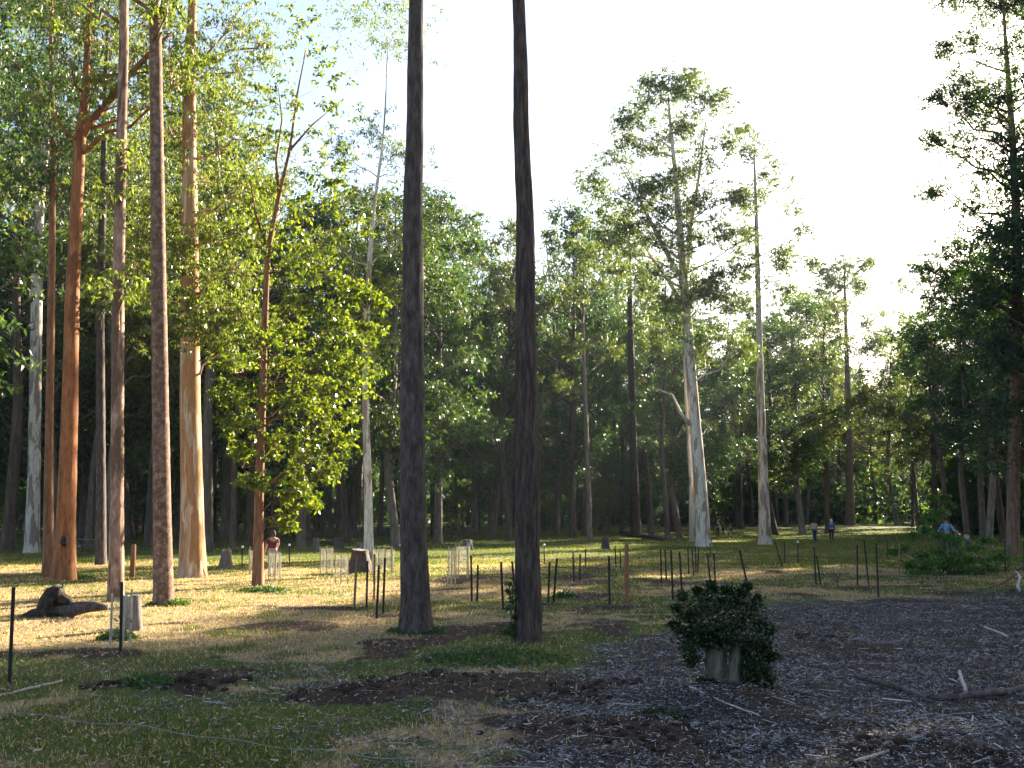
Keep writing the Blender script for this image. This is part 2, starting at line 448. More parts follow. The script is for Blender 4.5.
blades('green_grass', 210000, 7.5, 48, .075, .0065, [(.035, .055, .014), (.06, .085, .02), (.09, .115, .03), (.14, .145, .05)],
       lambda m, d, s, x, y: np.clip(.8 - m * 1.0 - .85 * d - s, .03, 1) * sstep(.25, .55, fbm(x * .9, y * .9, 4, 91)) * np.where(m > .5, .12, 1), 'short green grass growing between the dry patches', pw=1.15, trans=.5)
blades('far_grass', 150000, 44, 125, .09, .006, [(.05, .07, .02), (.08, .10, .03), (.12, .13, .045), (.2, .17, .08)],
       lambda m, d, s, x, y: .8 - .7 * s, 'mown grass of the far lawn in front of the wood', pw=1.3, trans=.45)
blades('dry_grass', 230000, 7.5, 48, .05, .006, [(.16, .12, .06), (.30, .23, .12), (.45, .37, .21), (.58, .5, .33)],
       lambda m, d, s, x, y: np.clip(.4 + .8 * d - m - s, .06, 1), 'dry straw coloured grass stubble on the clearing', trans=.5, tcol=(.32, .27, .16), pw=1.15, lean=1.6)

def chips(name, n, y0, y1, ln, wd, cols, want, label, cat, pw=1.0, lift=.03, tilt=.35, extra=1.5):
    x, y = wedge(n, y0, y1, pw, extra)
    m, d, s = masks(x, y)
    keep = RNG.random(n) < want(m, d, s, x, y)
    x, y = x[keep], y[keep]; k = len(x)
    z = gz(x, y) + RNG.random(k) * lift
    L_ = ln * (.35 + RNG.random(k) ** 2 * 1.6); W_ = wd * (.5 + RNG.random(k))
    a = RNG.random(k) * 6.283; t = (RNG.random(k) - .5) * 2 * tilt; ro = (RNG.random(k) - .5) * 1.6
    u = np.stack([np.cos(a) * np.cos(t), np.sin(a) * np.cos(t), np.sin(t)], 1)
    v0 = np.stack([-np.sin(a), np.cos(a), 0 * a], 1); nn = np.cross(u, v0)
    v = v0 * np.cos(ro)[:, None] + nn * np.sin(ro)[:, None]
    c = np.stack([x, y, z], 1); u = u * L_[:, None] / 2; v = v * W_[:, None] / 2
    V = np.stack([c - u - v * .7, c + u * .9 - v, c + u + v * .6, c - u * .85 + v], 1).reshape(-1, 4, 3)
    V[:, :, 2] += .004
    mm, nt, out = mat(name + '_surface')
    ge = N(nt, 'ShaderNodeNewGeometry'); r = ramp(nt, [(i / (len(cols) - 1), c_) for i, c_ in enumerate(cols)], ge.outputs['Random Per Island'])
    b = N(nt, 'ShaderNodeBsdfPrincipled'); b.inputs['Roughness'].default_value = .7; b.inputs['Specular IOR Level'].default_value = .3
    nt.links.new(r.outputs[0], b.inputs['Base Color']); nt.links.new(b.outputs[0], out.inputs[0])
    return tag(link(name, big_mesh(name, V.reshape(-1, 3), 4), mm), label, cat, kind='stuff')

chips('wood_chip_mulch', 620000, 7.3, 30, .042, .0095, [(.02, .015, .013), (.035, .027, .024), (.06, .048, .043), (.10, .084, .078), (.15, .14, .145), (.25, .245, .26), (.46, .46, .49)],
      lambda m, d, s, x, y: np.clip(m - .45 * s, 0, 1) * (.35 + .9 * sstep(.35, .6, fbm(x * 1.4, y * 1.4, 3, 88))), 'grey wood chip mulch spread over the foreground on the right', 'mulch', pw=1.2)
chips('leaf_litter', 110000, 7.3, 45, .05, .018, [(.06, .035, .02), (.14, .08, .045), (.22, .13, .08), (.30, .2, .13), (.45, .38, .3)],
      lambda m, d, s, x, y: np.clip(.45 - .7 * m + .3 * s, .05, 1), 'scattered brown fallen leaves and bark shreds on the grass', 'leaf litter', pw=1.15)

# ------------------------------------------------------------------ trees
def leaves(C, rad, n, size, droop, rng, aspect=.34, flatten=.6):
    C = np.asarray(C, float); rad = np.asarray(rad, float)
    k = len(C); idx = np.repeat(np.arange(k), n); m = len(idx)
    q = rng.normal(size=(m, 3)); q /= np.linalg.norm(q, axis=1)[:, None]
    rr = np.where(rng.random(m) < .5, rng.random(m) ** .5, np.abs(rng.normal(size=m)) * .75)
    ani = rng.uniform(.7, 1.4, size=(k, 3)) * np.array([1, 1, flatten * .85])
    off = q * rr[:, None] * rad[idx][:, None] * ani[idx]
    p = C[idx] + off
    d = rng.normal(size=(m, 3)) * .55 + q * .45 + np.array([0, 0, -droop]); d /= np.linalg.norm(d, axis=1)[:, None]
    w = np.cross(d, rng.normal(size=(m, 3))); w /= np.linalg.norm(w, axis=1)[:, None]
    L_ = size * (.6 + .8 * rng.random(m)); W_ = L_ * aspect * .5
    a = p; b = p + d * (L_ * .42)[:, None] + w * W_[:, None]; c = p + d * L_[:, None]; e = p + d * (L_ * .42)[:, None] - w * W_[:, None]
    return np.stack([a, b, c, e], 1).reshape(-1, 3)

def tree_meshes(name, tp, tr, blobs, rng, nleaf=90, sub=9, lsize=.28, droop=.5, seg=12, amp=.08, freq=3, zf=1.2, aspect=.34, subr=.42, flatten=.6, extra_tubes=(), flare=.55, rings=None, brad=1.0, att=.55, scatter=0, tw=5):
    """tp trunk points (local), tr radii, blobs [(x,y,z,r)] leaf masses"""
    tp = np.array([tuple(p) for p in tp], float); tr = np.array(tr, float)
    L = np.concatenate([[0], np.cumsum(np.linalg.norm(np.diff(tp, axis=0), axis=1))])
    n = rings or max(12, int(L[-1] / .8))
    tt = np.linspace(0, 1, n) ** 1.35 * L[-1]
    pts = np.stack([np.interp(tt, L, tp[:, i]) for i in range(3)], 1)
    k = max(1, int(n * (.06 if len(tp) < 9 else .025))); ker = np.ones(2 * k + 1) / (2 * k + 1)
    for i in (0, 1):
        pad = np.concatenate([np.full(k, pts[0, i]), pts[:, i], np.full(k, pts[-1, i])]); pts[:, i] = np.convolve(pad, ker, 'valid')
    rad = np.interp(tt, L, tr) * (1 + flare * np.exp(-tt / .35))
    mb = MB(); mb.tube(pts, rad, seg, amp, freq, zf, seed=int(rng.integers(99)))
    for (q, rr) in extra_tubes:
        mb.tube(q, rr, max(6, seg // 2), amp, freq, zf)
    C, RA = [], []
    if scatter:
        more = []
        for (bx, by, bz, br) in blobs:
            for _ in range(scatter):
                o_ = rng.normal(size=3) * br * np.array([.95, .95, .8]); more.append((bx + o_[0], by + o_[1], bz + o_[2], br * rng.uniform(.3, .65)))
        blobs = [(a, b, c, r * .8) for a, b, c, r in blobs] + more
    for bb in blobs:
        bx, by, bz, br = bb[:4]; dens = bb[4] if len(bb) > 4 else 1.0
        b = np.array([bx, by, bz])
        # the limb leaves the trunk lower down
        hd = np.hypot(pts[:, 0] - bx, pts[:, 1] - by)
        zat = bz - np.interp(bz, pts[:, 2], hd) * att - .4
        j = int(np.clip(np.searchsorted(pts[:, 2], zat), 1, n - 1)); a = pts[j]
        r0 = min(rad[j] * .45, .035 + .012 * np.linalg.norm(b - a)) * brad
        mid = a * .5 + b * .5 + np.array([0, 0, -.06 * np.linalg.norm(b - a)]) + rng.normal(size=3) * .18
        q = [a, a * .75 + b * .25 + rng.normal(size=3) * .08, mid, a * .25 + b * .75 + rng.normal(size=3) * .15, b]
        mb.tube(q, [r0, r0 * .85, r0 * .65, r0 * .45, r0 * .2], 5)
        for s_ in range(max(4, int(sub * dens))):
            v = np.clip(rng.normal(size=3), -1.9, 1.9) * np.array([.62, .62, .45])
            c = b + v * br; C.append(c); RA.append(br * subr * (.6 + .8 * rng.random()))
            if s_ % tw == 0:
                mb.tube([mid * .3 + b * .7, (b + c) / 2 + rng.normal(size=3) * .05, c], [r0 * .3, r0 * .2, r0 * .08], 4, cap=False)
    tm = mb.mesh(name + '_trunk')
    cm = big_mesh(name + '_crown', leaves(C, RA, nleaf, lsize, droop, rng, aspect, flatten), 4) if C else None
    return tm, cm

def gum_blobs(rng, H, zb, spread, n, rmin=.9, rmax=1.7, lean=0, top=.55):
    """irregular clumpy crown: main limbs, each carrying a few leaf masses, gaps between"""
    out = []; nl = max(6, int(n / 3.4)); a0 = rng.random() * 6.28
    for i in range(nl):
        t = ((i + rng.random() * .9) / nl) ** .9
        z = zb + (H - zb) * t
        prof = .55 + .6 * math.sin(math.pi * min(1, t * .85 + .05)) - .35 * max(0, t - .8) / .2
        r = spread * prof * rng.uniform(.35, 1.05) * (1 if i < nl - 2 else .35)
        a = a0 + i * 2.399 + rng.normal() * .5
        for k in range(int(rng.integers(2, 6))):
            q = rng.normal(size=3) * np.array([1.0, 1.0, .7]) * 1.15
            rad = rng.uniform(rmin, rmax) * (.75 if k else 1.05)
            out.append((math.cos(a) * r + q[0], math.sin(a) * r + q[1], min(H + .3, z + q[2]), rad, (rad / rmax) ** 1.2 * 1.15))
    return out

VAR = []
def variant(kind, seed):
    rng = np.random.default_rng(seed)
    H = 30.0
    w = rng.normal(size=(5, 2)) * .35
    if kind == 'gum':
        tp = [(0, 0, -.3), (w[0][0], w[0][1], 8), (w[1][0] * 1.4, w[1][1] * 1.4, 16), (w[2][0] * 2, w[2][1] * 2, 24), (w[3][0] * 2, w[3][1] * 2, 29)]
        tr = [.36, .30, .22, .12, .03]
        bl = gum_blobs(rng, 30, 9 + rng.random() * 4, 4.6, 42, .8, 1.8)
        return tree_meshes('forest_gum', tp, tr, bl, rng, 15, 32, .33, .45, 9, subr=.24, tw=8) + (M['l_gum'], 'gum')
    if kind == 'sparse':
        tp = [(0, 0, -.3), (w[0][0], w[0][1], 10), (w[1][0] * 1.5, w[1][1] * 1.5, 20), (w[2][0] * 2, w[2][1] * 2, 29)]
        tr = [.30, .24, .15, .03]
        bl = gum_blobs(rng, 30, 13, 3.8, 26, .7, 1.5)
        return tree_meshes('tall_sparse_gum', tp, tr, bl, rng, 15, 32, .32, .5, 9, subr=.24, tw=8) + (M['l_gum'], 'sparse')
    if kind == 'dark':
        tp = [(0, 0, -.3), (w[0][0], w[0][1], 7), (w[1][0], w[1][1], 15), (w[2][0] * 1.5, w[2][1] * 1.5, 28)]
        tr = [.40, .33, .24, .04]
        bl = gum_blobs(rng, 29, 6, 5.0, 62, 1.0, 2.1, top=.75)
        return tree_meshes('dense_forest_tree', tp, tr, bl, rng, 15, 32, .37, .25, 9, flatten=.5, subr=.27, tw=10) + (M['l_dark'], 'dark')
    if kind == 'under':
        tp = [(0, 0, -.2), (w[0][0] * .5, w[0][1] * .5, 3), (w[1][0] * .6, w[1][1] * .6, 9)]
        tr = [.10, .08, .02]
        bl = gum_blobs(rng, 10, 2.5, 2.4, 26, .7, 1.2, top=.6)
        return tree_meshes('understorey_tree', tp, tr, bl, rng, 15, 26, .25, .2, 6, subr=.27, tw=10) + (M['l_dark'], 'under')
KINDS = [('gum', 1), ('gum', 2), ('gum', 3), ('gum', 11), ('sparse', 4), ('sparse', 5), ('sparse', 12), ('dark', 6), ('dark', 7), ('dark', 8), ('dark', 13), ('under', 9), ('under', 10)]
VAR = [variant(*k) for k in KINDS]
VI = {'gum': [0, 1, 2, 3], 'sparse': [4, 5, 6], 'dark': [7, 8, 9, 10], 'under': [11, 12]}
NAMES = {'gum': 'gum_tree', 'sparse': 'gum_tree', 'dark': 'forest_tree', 'under': 'understorey_tree'}

def plant_tree(kind, x, y, H, rz, label, group=None, thick=1.0, fol=None, wide=1.0):
    tm, cm, lm, _ = VAR[random.choice(VI[kind])]
    s = H / (10.0 if kind == 'under' else 30.0)
    root = empty(NAMES[kind], (x, y, float(gz(np.array([x]), np.array([y]))[0])), label, 'tree', group, rz)
    root.scale = (s * wide, s * wide, s)
    t = link('trunk', tm, M['b_far'], root); c = link('crown', cm, lm, root)
    if fol: c.material_slots[0].link = 'OBJECT'; c.material_slots[0].material = fol
    return root

# ------------------------------------------------------------------ the individually placed trees
def near_tree(name, base, path, widths, H, blobs, bm, lm, label, seed, group=None, seg=20, amp=.05, freq=3, zf=1.5, rings=70,
              nleaf=14, sub=40, lsize=.16, droop=.8, subr=.2, top_blobs=12, zb=None, extra=(), flare=.1, aspect=.3, dspread=1.6, spread=3.2, brad=1.0, Y=None, att=.55, tr_=(1.0, 1.9), scatter=0, tw=8, fill=None):
    rng = np.random.default_rng(seed)
    b = g(*base); Y = Y or b.y
    tp = [Vector((b.x, b.y, b.z - .15))] + [P(px, py, Y) for (px, py) in path]
    mpp = Y / F
    tr = [widths[0] * mpp / 2] + [w * mpp / 2 for w in widths[1:]]
    last, prev = tp[-1], tp[-2]
    if last.z < H - 2:
        d = (last - tp[0]).normalized()
        k = (H - last.z)
        tp += [last + Vector((d.x * k * .5, 0, k * .5)) + Vector(rng.normal(size=3) * .2), last + Vector((d.x * k, 0, k))]
        tr += [tr[-1] * .6, .03]
    o = tp[0].copy(); o.z = b.z
    bl = []
    for q in blobs:
        px, py, r = q[:3]; dd = q[3] if len(q) > 3 else rng.uniform(-dspread, dspread)
        p = P(px, py, Y + dd) - o; bl.append((p.x, p.y, p.z, r) if len(q) < 5 else (p.x, p.y, p.z, r, q[4]))
    if fill:
        poly, nf, fr, fd = fill; poly = np.array(poly, float); k = 0
        while k < nf:
            u = rng.uniform(poly.min(0), poly.max(0))
            if in_poly(np.array([u[0]]), np.array([u[1]]), poly)[0]:
                p = P(u[0], u[1], Y + rng.uniform(-fd, fd)) - o; bl.append((p.x, p.y, p.z, fr * rng.uniform(.7, 1.3), .7)); k += 1
    if top_blobs:
        z0 = zb or (P(512, 0, Y).z + 1)
        ax = tp[-2] - o
        for i in range(top_blobs):
            t = (i + .5) / top_blobs; a = i * 2.4 + seed; r = spread * (1 - .6 * t) * rng.uniform(.4, 1)
            bl.append((ax.x + math.cos(a) * r, ax.y + math.sin(a) * r, z0 - o.z + (H - z0) * t, rng.uniform(*tr_)))
    ex = [([P(px, py, Y + dd) - o for (px, py, dd) in pts], [w * mpp / 2 for w in ws]) for (pts, ws) in extra]
    tm, cm = tree_meshes(name, [p - o for p in tp], tr, bl, rng, nleaf, sub, lsize, droop, seg, amp, freq, zf, aspect, subr, extra_tubes=ex, flare=flare, rings=rings, brad=brad, att=att, scatter=scatter, tw=tw)
    root = empty(name, o, label, 'tree', group)
    link('trunk', tm, bm, root)
    if cm: link('crown', cm, lm, root)
    return root

# A: pale grey trunk, far left
near_tree('gum_tree', (32, 552), [(34, 480), (36, 350), (38, 210), (50, 110), (60, 30)], [14.5, 12, 11, 10, 7, 3], 33,
          [(30, 170, 1.8), (12, 195, 1.6), (58, 160, 1.7), (22, 110, 1.9), (48, 90, 1.8), (5, 140, 1.8), (70, 120, 1.8), (35, 50, 2), (70, 60, 2), (5, 60, 2), (28, 215, 1.3)],
          M['b_pale'], M['l_gum'], 'pale grey gum trunk flaring at its base, leftmost of the left cluster', 11, nleaf=14, sub=44, lsize=.22, flare=.25, seg=16)
# B
near_tree('gum_tree', (48, 577), [(49, 450), (52, 250), (53, 130), (50, 30)], [11, 8, 7, 5.5, 4], 24,
          [(50, 145, 1.1), (28, 180, 1.0), (20, 120, 1.1), (66, 190, 1.0), (15, 60, 1.1), (45, 30, 1.1), (78, 140, 1.0), (35, 90, 1.1), (60, 75, 1.0), (90, 100, 1)],
          M['b_reddish'], M['l_dark'], 'slim red brown trunk beside the thick orange one', 12, nleaf=22, sub=50, lsize=.15)
# C: orange forked
near_tree('brush_box_tree', (64, 581), [(66, 520), (70, 400), (72, 300), (77, 200), (80, 140), (86, 90), (88, 30)], [24, 18, 15.5, 14, 12, 11, 8, 6], 26,
          [(88, 15, 1.1), (62, 50, 1.0), (108, 38, 1.0), (130, 100, .9), (40, 95, 1.0), (178, 45, 1.0), (150, 20, 1.1), (100, 85, .9), (135, 60, 1.0), (190, 75, .9), (60, 15, 1.1), (165, 95, .8)],
          M['b_orange'], M['l_bright'], 'thick orange barked tree that forks high above a dark scar on its trunk', 13, amp=.07, freq=2,
          extra=[([(80, 140, 0), (90, 122, 0), (106, 105, .3), (125, 80, .5), (148, 55, .8), (172, 32, 1)], [9, 8, 7.5, 6, 5, 3])], nleaf=20, sub=50, lsize=.145)
sc = MB(); q = P(64, 541, g(64, 581).y - .36); sc.sphere((q.x, q.y, q.z), (.12, .07, .2), 12, 8, .3); tag(link('bark_scar', sc.mesh('scar'), M['b_dark'], [o for o in bpy.data.objects if o.name.startswith('brush_box_tree')][0]), 'dark burnt scar')
_r = [o for o in bpy.data.objects if o.name.startswith('brush_box_tree')][0]
for ch in _r.children:
    if ch.name.startswith('bark_scar'): ch.location = -_r.location
# D
near_tree('gum_tree', (101, 565), [(101, 470), (100, 300), (103, 200), (105, 90), (108, 20)], [11, 9, 8, 7, 5, 3], 28,
          [(100, 160, 1.3), (115, 200, 1.2), (88, 225, 1.2), (122, 250, 1.1), (85, 170, 1.3), (120, 120, 1.3), (95, 275, 1.0), (140, 170, 1.3), (110, 300, 1.0)],
          M['b_greybrown'], M['l_gum'], 'thin grey brown trunk behind the orange and the mottled pink trunks', 14, nleaf=20, sub=50, lsize=.17)
# E
near_tree('gum_tree', (116, 602), [(117, 500), (118, 300), (121, 150), (125, 0)], [16, 13, 12, 10.5, 9], 27,
          [(112, 285, .55), (138, 262, .6), (128, 150, .6), (104, 190, .6)],
          M['b_pink'], M['l_bright'], 'mottled pink barked trunk with a sunlit right edge, behind the grey cut stump', 15, amp=.06, seg=24, rings=110, nleaf=14, sub=20)
# F
near_tree('gum_tree', (164, 606), [(162, 500), (159, 300), (157, 150), (155, 0)], [20, 17, 15, 13.5, 12], 28,
          [(166, 8, .5)], M['b_bloodwood'], M['l_bright'], 'straight brown flaky barked trunk, nearest of the left cluster', 16, amp=.05, freq=4, zf=5, seg=28, rings=150)
# G
near_tree('gum_tree', (193, 577), [(192, 500), (190, 400), (190, 250), (189, 130), (190, 60)], [27, 22, 20, 17, 14, 11], 30,
          [(215, 235, 1.1), (238, 265, 1.1), (222, 305, 1.0), (188, 300, .9), (245, 315, .9), (205, 180, 1.1), (236, 190, 1.1), (172, 250, 1.0), (215, 120, 1.1),
           (180, 60, 1.1), (242, 70, 1.1), (268, 40, 1.1), (232, 25, 1.1), (160, 210, 1.0), (148, 290, .9), (172, 320, .8), (205, 330, .8), (228, 345, .7),
           (252, 225, 1.0), (258, 140, 1.0), (215, 275, 1.1), (195, 215, 1.0), (170, 130, 1.0), (140, 245, .9), (250, 180, 1), (206, 60, 1), (165, 20, 1)],
          M['b_cream'], M['l_bright'], 'thick smooth cream and tan trunk with bright drooping foliage in the left cluster', 17, amp=.03, freq=2,
          nleaf=22, sub=62, lsize=.15, droop=1.1, seg=24, rings=90, att=.35)
# H
near_tree('brush_box_tree', (258, 586), [(259, 500), (262, 400), (265, 310), (268, 250), (279, 195), (290, 150), (297, 95), (306, 50)], [11.5, 9, 8, 6.5, 5.5, 4.2, 3, 2, 1], 17.5,
          [(300, 400, .75), (330, 415, .7), (308, 450, .7), (345, 390, .65), (290, 362, .75), (322, 355, .75), (358, 368, .6), (272, 440, .6), (248, 395, .6), (238, 420, .5),
           (298, 488, .55), (286, 520, .35), (325, 470, .5), (280, 330, .7), (235, 362, .6), (250, 480, .4), (305, 500, .4), (340, 440, .5), (315, 385, .8), (345, 350, .6),
           (300, 300, .5), (325, 240, .7, 0, .7), (300, 200, .7, 0, .6), (322, 140, .7, .3, .4), (290, 95, .7, 0, .45), (338, 110, .6, -.3, .35), (310, 50, .7, 0, .4), (272, 130, .7, 0, .5), (312, 170, .7, 0, .5), (335, 190, .6, 0, .5), (260, 180, .7, 0, .6), (248, 230, .8, 0, .7), (285, 240, .7, 0, .7), (318, 275, .7, 0, .8), (290, 265, .7, 0, .7), (350, 225, .6, 0, .6), (265, 80, .6, 0, .3), (330, 75, .6, 0, .3), (345, 160, .5, 0, .3), (300, 20, .6, 0, .25), (355, 290, .5), (375, 300, .4), (338, 320, .6), (365, 330, .5), (255, 340, .6), (228, 390, .45), (240, 450, .4)],
          M['b_reddish'], M['l_lime'], 'slender orange trunk with bright lime broad leaves on its right side, lit by the sun', 18, nleaf=17, lsize=.145, droop=.5, aspect=.5, subr=.24,
          extra=[([(279, 195, 0), (276, 160, .2), (282, 120, .4), (278, 85, .6)], [3.5, 2.6, 1.8, .8]), ([(268, 250, 0), (256, 215, -.3), (250, 180, -.6)], [3.5, 2.4, 1]), ([(290, 150, 0), (312, 125, .2), (330, 110, .3)], [2.6, 1.8, .8])], top_blobs=0, sub=30, tw=5, dspread=1.2, brad=.45)
# I
near_tree('gum_tree', (369, 560), [(368, 480), (365, 400), (366, 320), (372, 220), (385, 130)], [10, 8, 7, 6, 4, 2], 26,
          [(372, 300, 1.1), (392, 285, 1.0), (350, 275, 1.1), (382, 240, 1.2), (405, 200, 1.2), (360, 190, 1.2), (390, 150, 1.2), (350, 325, .9), (382, 328, .8), (425, 195, 1.1),
           (335, 245, 1.1), (408, 160, 1.1), (370, 130, 1.1), (415, 240, 1.1), (345, 150, 1), (440, 215, .9), (375, 355, .7)],
          M['b_white'], M['l_bright'], 'slim pale grey spotted trunk just behind the broad brown stump', 19, nleaf=18, lsize=.17, droop=.5, top_blobs=6, seg=14)
# J
near_tree('gum_tree', (416, 632), [(415.5, 600), (413.5, 540), (412.5, 470), (412.5, 400), (412, 340), (413.5, 270), (412.5, 200), (415.5, 120), (415, 60), (416.5, 0)], [34, 29, 26, 25, 24, 23, 21.5, 20, 17.5, 16.5, 15], 30, [],
          M['b_greybrown'], M['l_gum'], 'bare straight grey brown trunk in the foreground, left of the two', 20, amp=.05, freq=4, zf=2.5, seg=56, rings=240, flare=.15, top_blobs=14, zb=17)
# K
near_tree('ironbark_tree', (527, 641), [(528.5, 600), (527, 540), (528, 470), (525.5, 400), (526, 330), (525, 270), (526, 220), (522, 160), (520.5, 100), (521, 50), (518, 0)], [29, 25.5, 24, 23.5, 22.5, 20.5, 20, 18, 16.5, 16, 14, 13], 28, [],
          M['b_iron'], M['l_gum'], 'bare dark rough ironbark trunk in the foreground, right of the two', 21, amp=.09, freq=6, zf=3.4, seg=64, rings=320, flare=.12, top_blobs=14, zb=16)
# L
near_tree('gum_tree', (704, 546), [(700, 480), (693, 400), (688, 330), (683, 270), (678, 200), (672, 140), (668, 100)], [15.5, 12.5, 11, 10, 8.5, 6, 4, 2], 33,
          [(672, 88, 1.3), (702, 98, 1.4), (650, 84, 1.0), (722, 100, 1.1), (627, 118, 1.0), (612, 158, 1.3), (642, 148, 1.4), (682, 128, 1.4), (732, 140, 1.2), (704, 158, 1.5), (600, 195, 1.3),
           (632, 198, 1.6), (662, 188, 1.4), (702, 200, 1.6), (738, 195, 1.0), (590, 178, 1.0), (622, 238, 1.5), (652, 238, 1.5), (682, 250, 1.5), (712, 240, 1.4), (742, 262, 1.1), (640, 280, 1.4),
           (672, 300, 1.3), (712, 290, 1.4), (738, 300, 1.2), (722, 335, 1.2), (702, 352, 1.0), (742, 350, 1.1), (655, 330, 1.2), (690, 75, 1.0), (725, 230, 1.2)],
          M['b_white'], M['l_gum'], 'tall pale twin trunked gum, tallest crown in the centre of the view', 22, nleaf=15, sub=64, lsize=.26, droop=.5, top_blobs=0, seg=18, subr=.2, fill=([(585, 190), (610, 140), (630, 110), (650, 78), (700, 90), (735, 110), (735, 150), (710, 170), (745, 190), (745, 260), (730, 300), (740, 350), (700, 370), (650, 340), (620, 280), (590, 230)], 38, 1.15, 2.5),
          extra=[([(694, 541, 1.2), (693, 480, 1.4), (688, 400, 1.4), (684, 300, 1.2), (690, 230, 1), (700, 170, .6), (706, 120, .3)], [10, 8, 7, 6, 4.5, 3, 1]),
                 ([(690, 425, -.2), (680, 412, -.4), (672, 395, -.6), (655, 388, -1)], [4.5, 3.5, 2.5, 1]),
                 ([(684, 285, 0), (660, 240, -.6), (640, 200, -.8), (620, 165, -1)], [6, 4.5, 3, 1]),
                 ([(686, 310, 0), (668, 280, 1), (650, 255, 1.5), (635, 230, 2)], [5, 4, 2.5, 1])], flare=.25, brad=.8)
# M
near_tree('gum_tree', (765, 544), [(763, 470), (760, 380), (758, 280), (756, 210), (754, 150)], [13, 9.5, 7.5, 5.5, 4, 1.5], 31,
          [(762, 143, 1.1), (775, 162, 1.0), (748, 152, .8), (782, 188, 1.1), (792, 208, .9), (764, 178, .9), (742, 200, .8), (802, 232, .8), (748, 232, .7), (778, 255, .7), (812, 262, .6), (742, 130, .6), (790, 290, .7), (745, 275, .7)],
          M['b_pale'], M['l_gum'], 'tall thin pale trunk with a sparse crown, right of the pale twin trunked gum', 23, nleaf=14, sub=40, lsize=.24, droop=.4, top_blobs=0, seg=12, fill=([(740, 130), (780, 140), (805, 190), (815, 250), (790, 290), (750, 290), (740, 200)], 6, .8, 1.5), subr=.22, flare=.3, brad=.6)
# N
near_tree('gum_tree', (636, 537), [(634, 480), (632, 400), (630, 300), (628, 200)], [11, 8.5, 7.5, 5, 1.5], 30,
          [(630, 215, 1.6), (612, 230, 1.4), (648, 240, 1.4), (625, 265, 1.5), (605, 290, 1.4), (650, 300, 1.3), (635, 330, 1.2)],
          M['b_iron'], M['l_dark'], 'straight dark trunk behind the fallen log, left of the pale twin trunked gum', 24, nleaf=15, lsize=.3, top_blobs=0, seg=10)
# O
near_tree('gum_tree', (850, 526), [(850, 470), (848, 400), (846, 330), (844, 265)], [10, 7, 6, 4, 1.5], 40,
          [(846, 262, 1.5), (830, 280, 1.6), (860, 285, 1.3), (842, 305, 1.8), (822, 325, 1.8), (866, 322, 1.6), (848, 345, 1.7), (875, 340, 1.4), (830, 365, 1.7), (862, 372, 1.6), (885, 385, 1.4), (872, 400, 1.5), (842, 405, 1.8), (820, 270, 1.0), (868, 262, .8)],
          M['b_brown'], M['l_gum'], 'tall ragged gum at the far end of the lawn, behind the two walkers', 25, nleaf=15, sub=60, lsize=.36, top_blobs=0, seg=10, fill=([(825, 255), (870, 265), (885, 330), (900, 400), (870, 420), (815, 400), (810, 300)], 26, 1.6, 3), subr=.22, dspread=3, brad=.7)
# Pt: the big tree at the right edge
near_tree('gum_tree', (1012, 556), [(1014, 450), (1018, 300), (1016, 200), (1010, 100), (1004, 20)], [13, 11, 9.5, 8, 6, 3], 32,
          [(x, y, r) for (x, y, r) in ((1000, 12, 1.0), (1018, 6, 1.0), (968, 38, .9), (945, 48, .7), (960, 78, .9), (998, 52, 1.1), (1022, 42, 1.1), (988, 88, 1.1), (938, 98, .7), (964, 110, .9), (1012, 100, 1.1),
           (1002, 140, 1.2), (962, 150, 1.0), (932, 140, .6), (1022, 160, 1.2), (985, 172, 1.2), (1002, 205, 1.2), (968, 208, 1.0), (932, 190, .7), (1022, 222, 1.2), (952, 248, 1.1), (990, 250, 1.2), (1012, 282, 1.2), (942, 282, 1.0),
           (970, 292, 1.2), (928, 268, .8), (1002, 322, 1.2), (1040, 130, 1.3), (1050, 180, 1.3), (1045, 80, 1.3), (1055, 240, 1.3), (960, 325, 1.1), (985, 350, 1.2), (1018, 365, 1.2), (1045, 310, 1.3))],
          M['b_brown'], M['l_blue'], 'tall blue green gum reaching out of the frame at the right edge', 26, nleaf=16, sub=64, lsize=.2, droop=.3, fill=([(925, 260), (930, 180), (922, 110), (945, 50), (1000, 0), (1060, 0), (1070, 350), (960, 350)], 24, 1.0, 2.5), top_blobs=12, spread=4, subr=.22, seg=14)

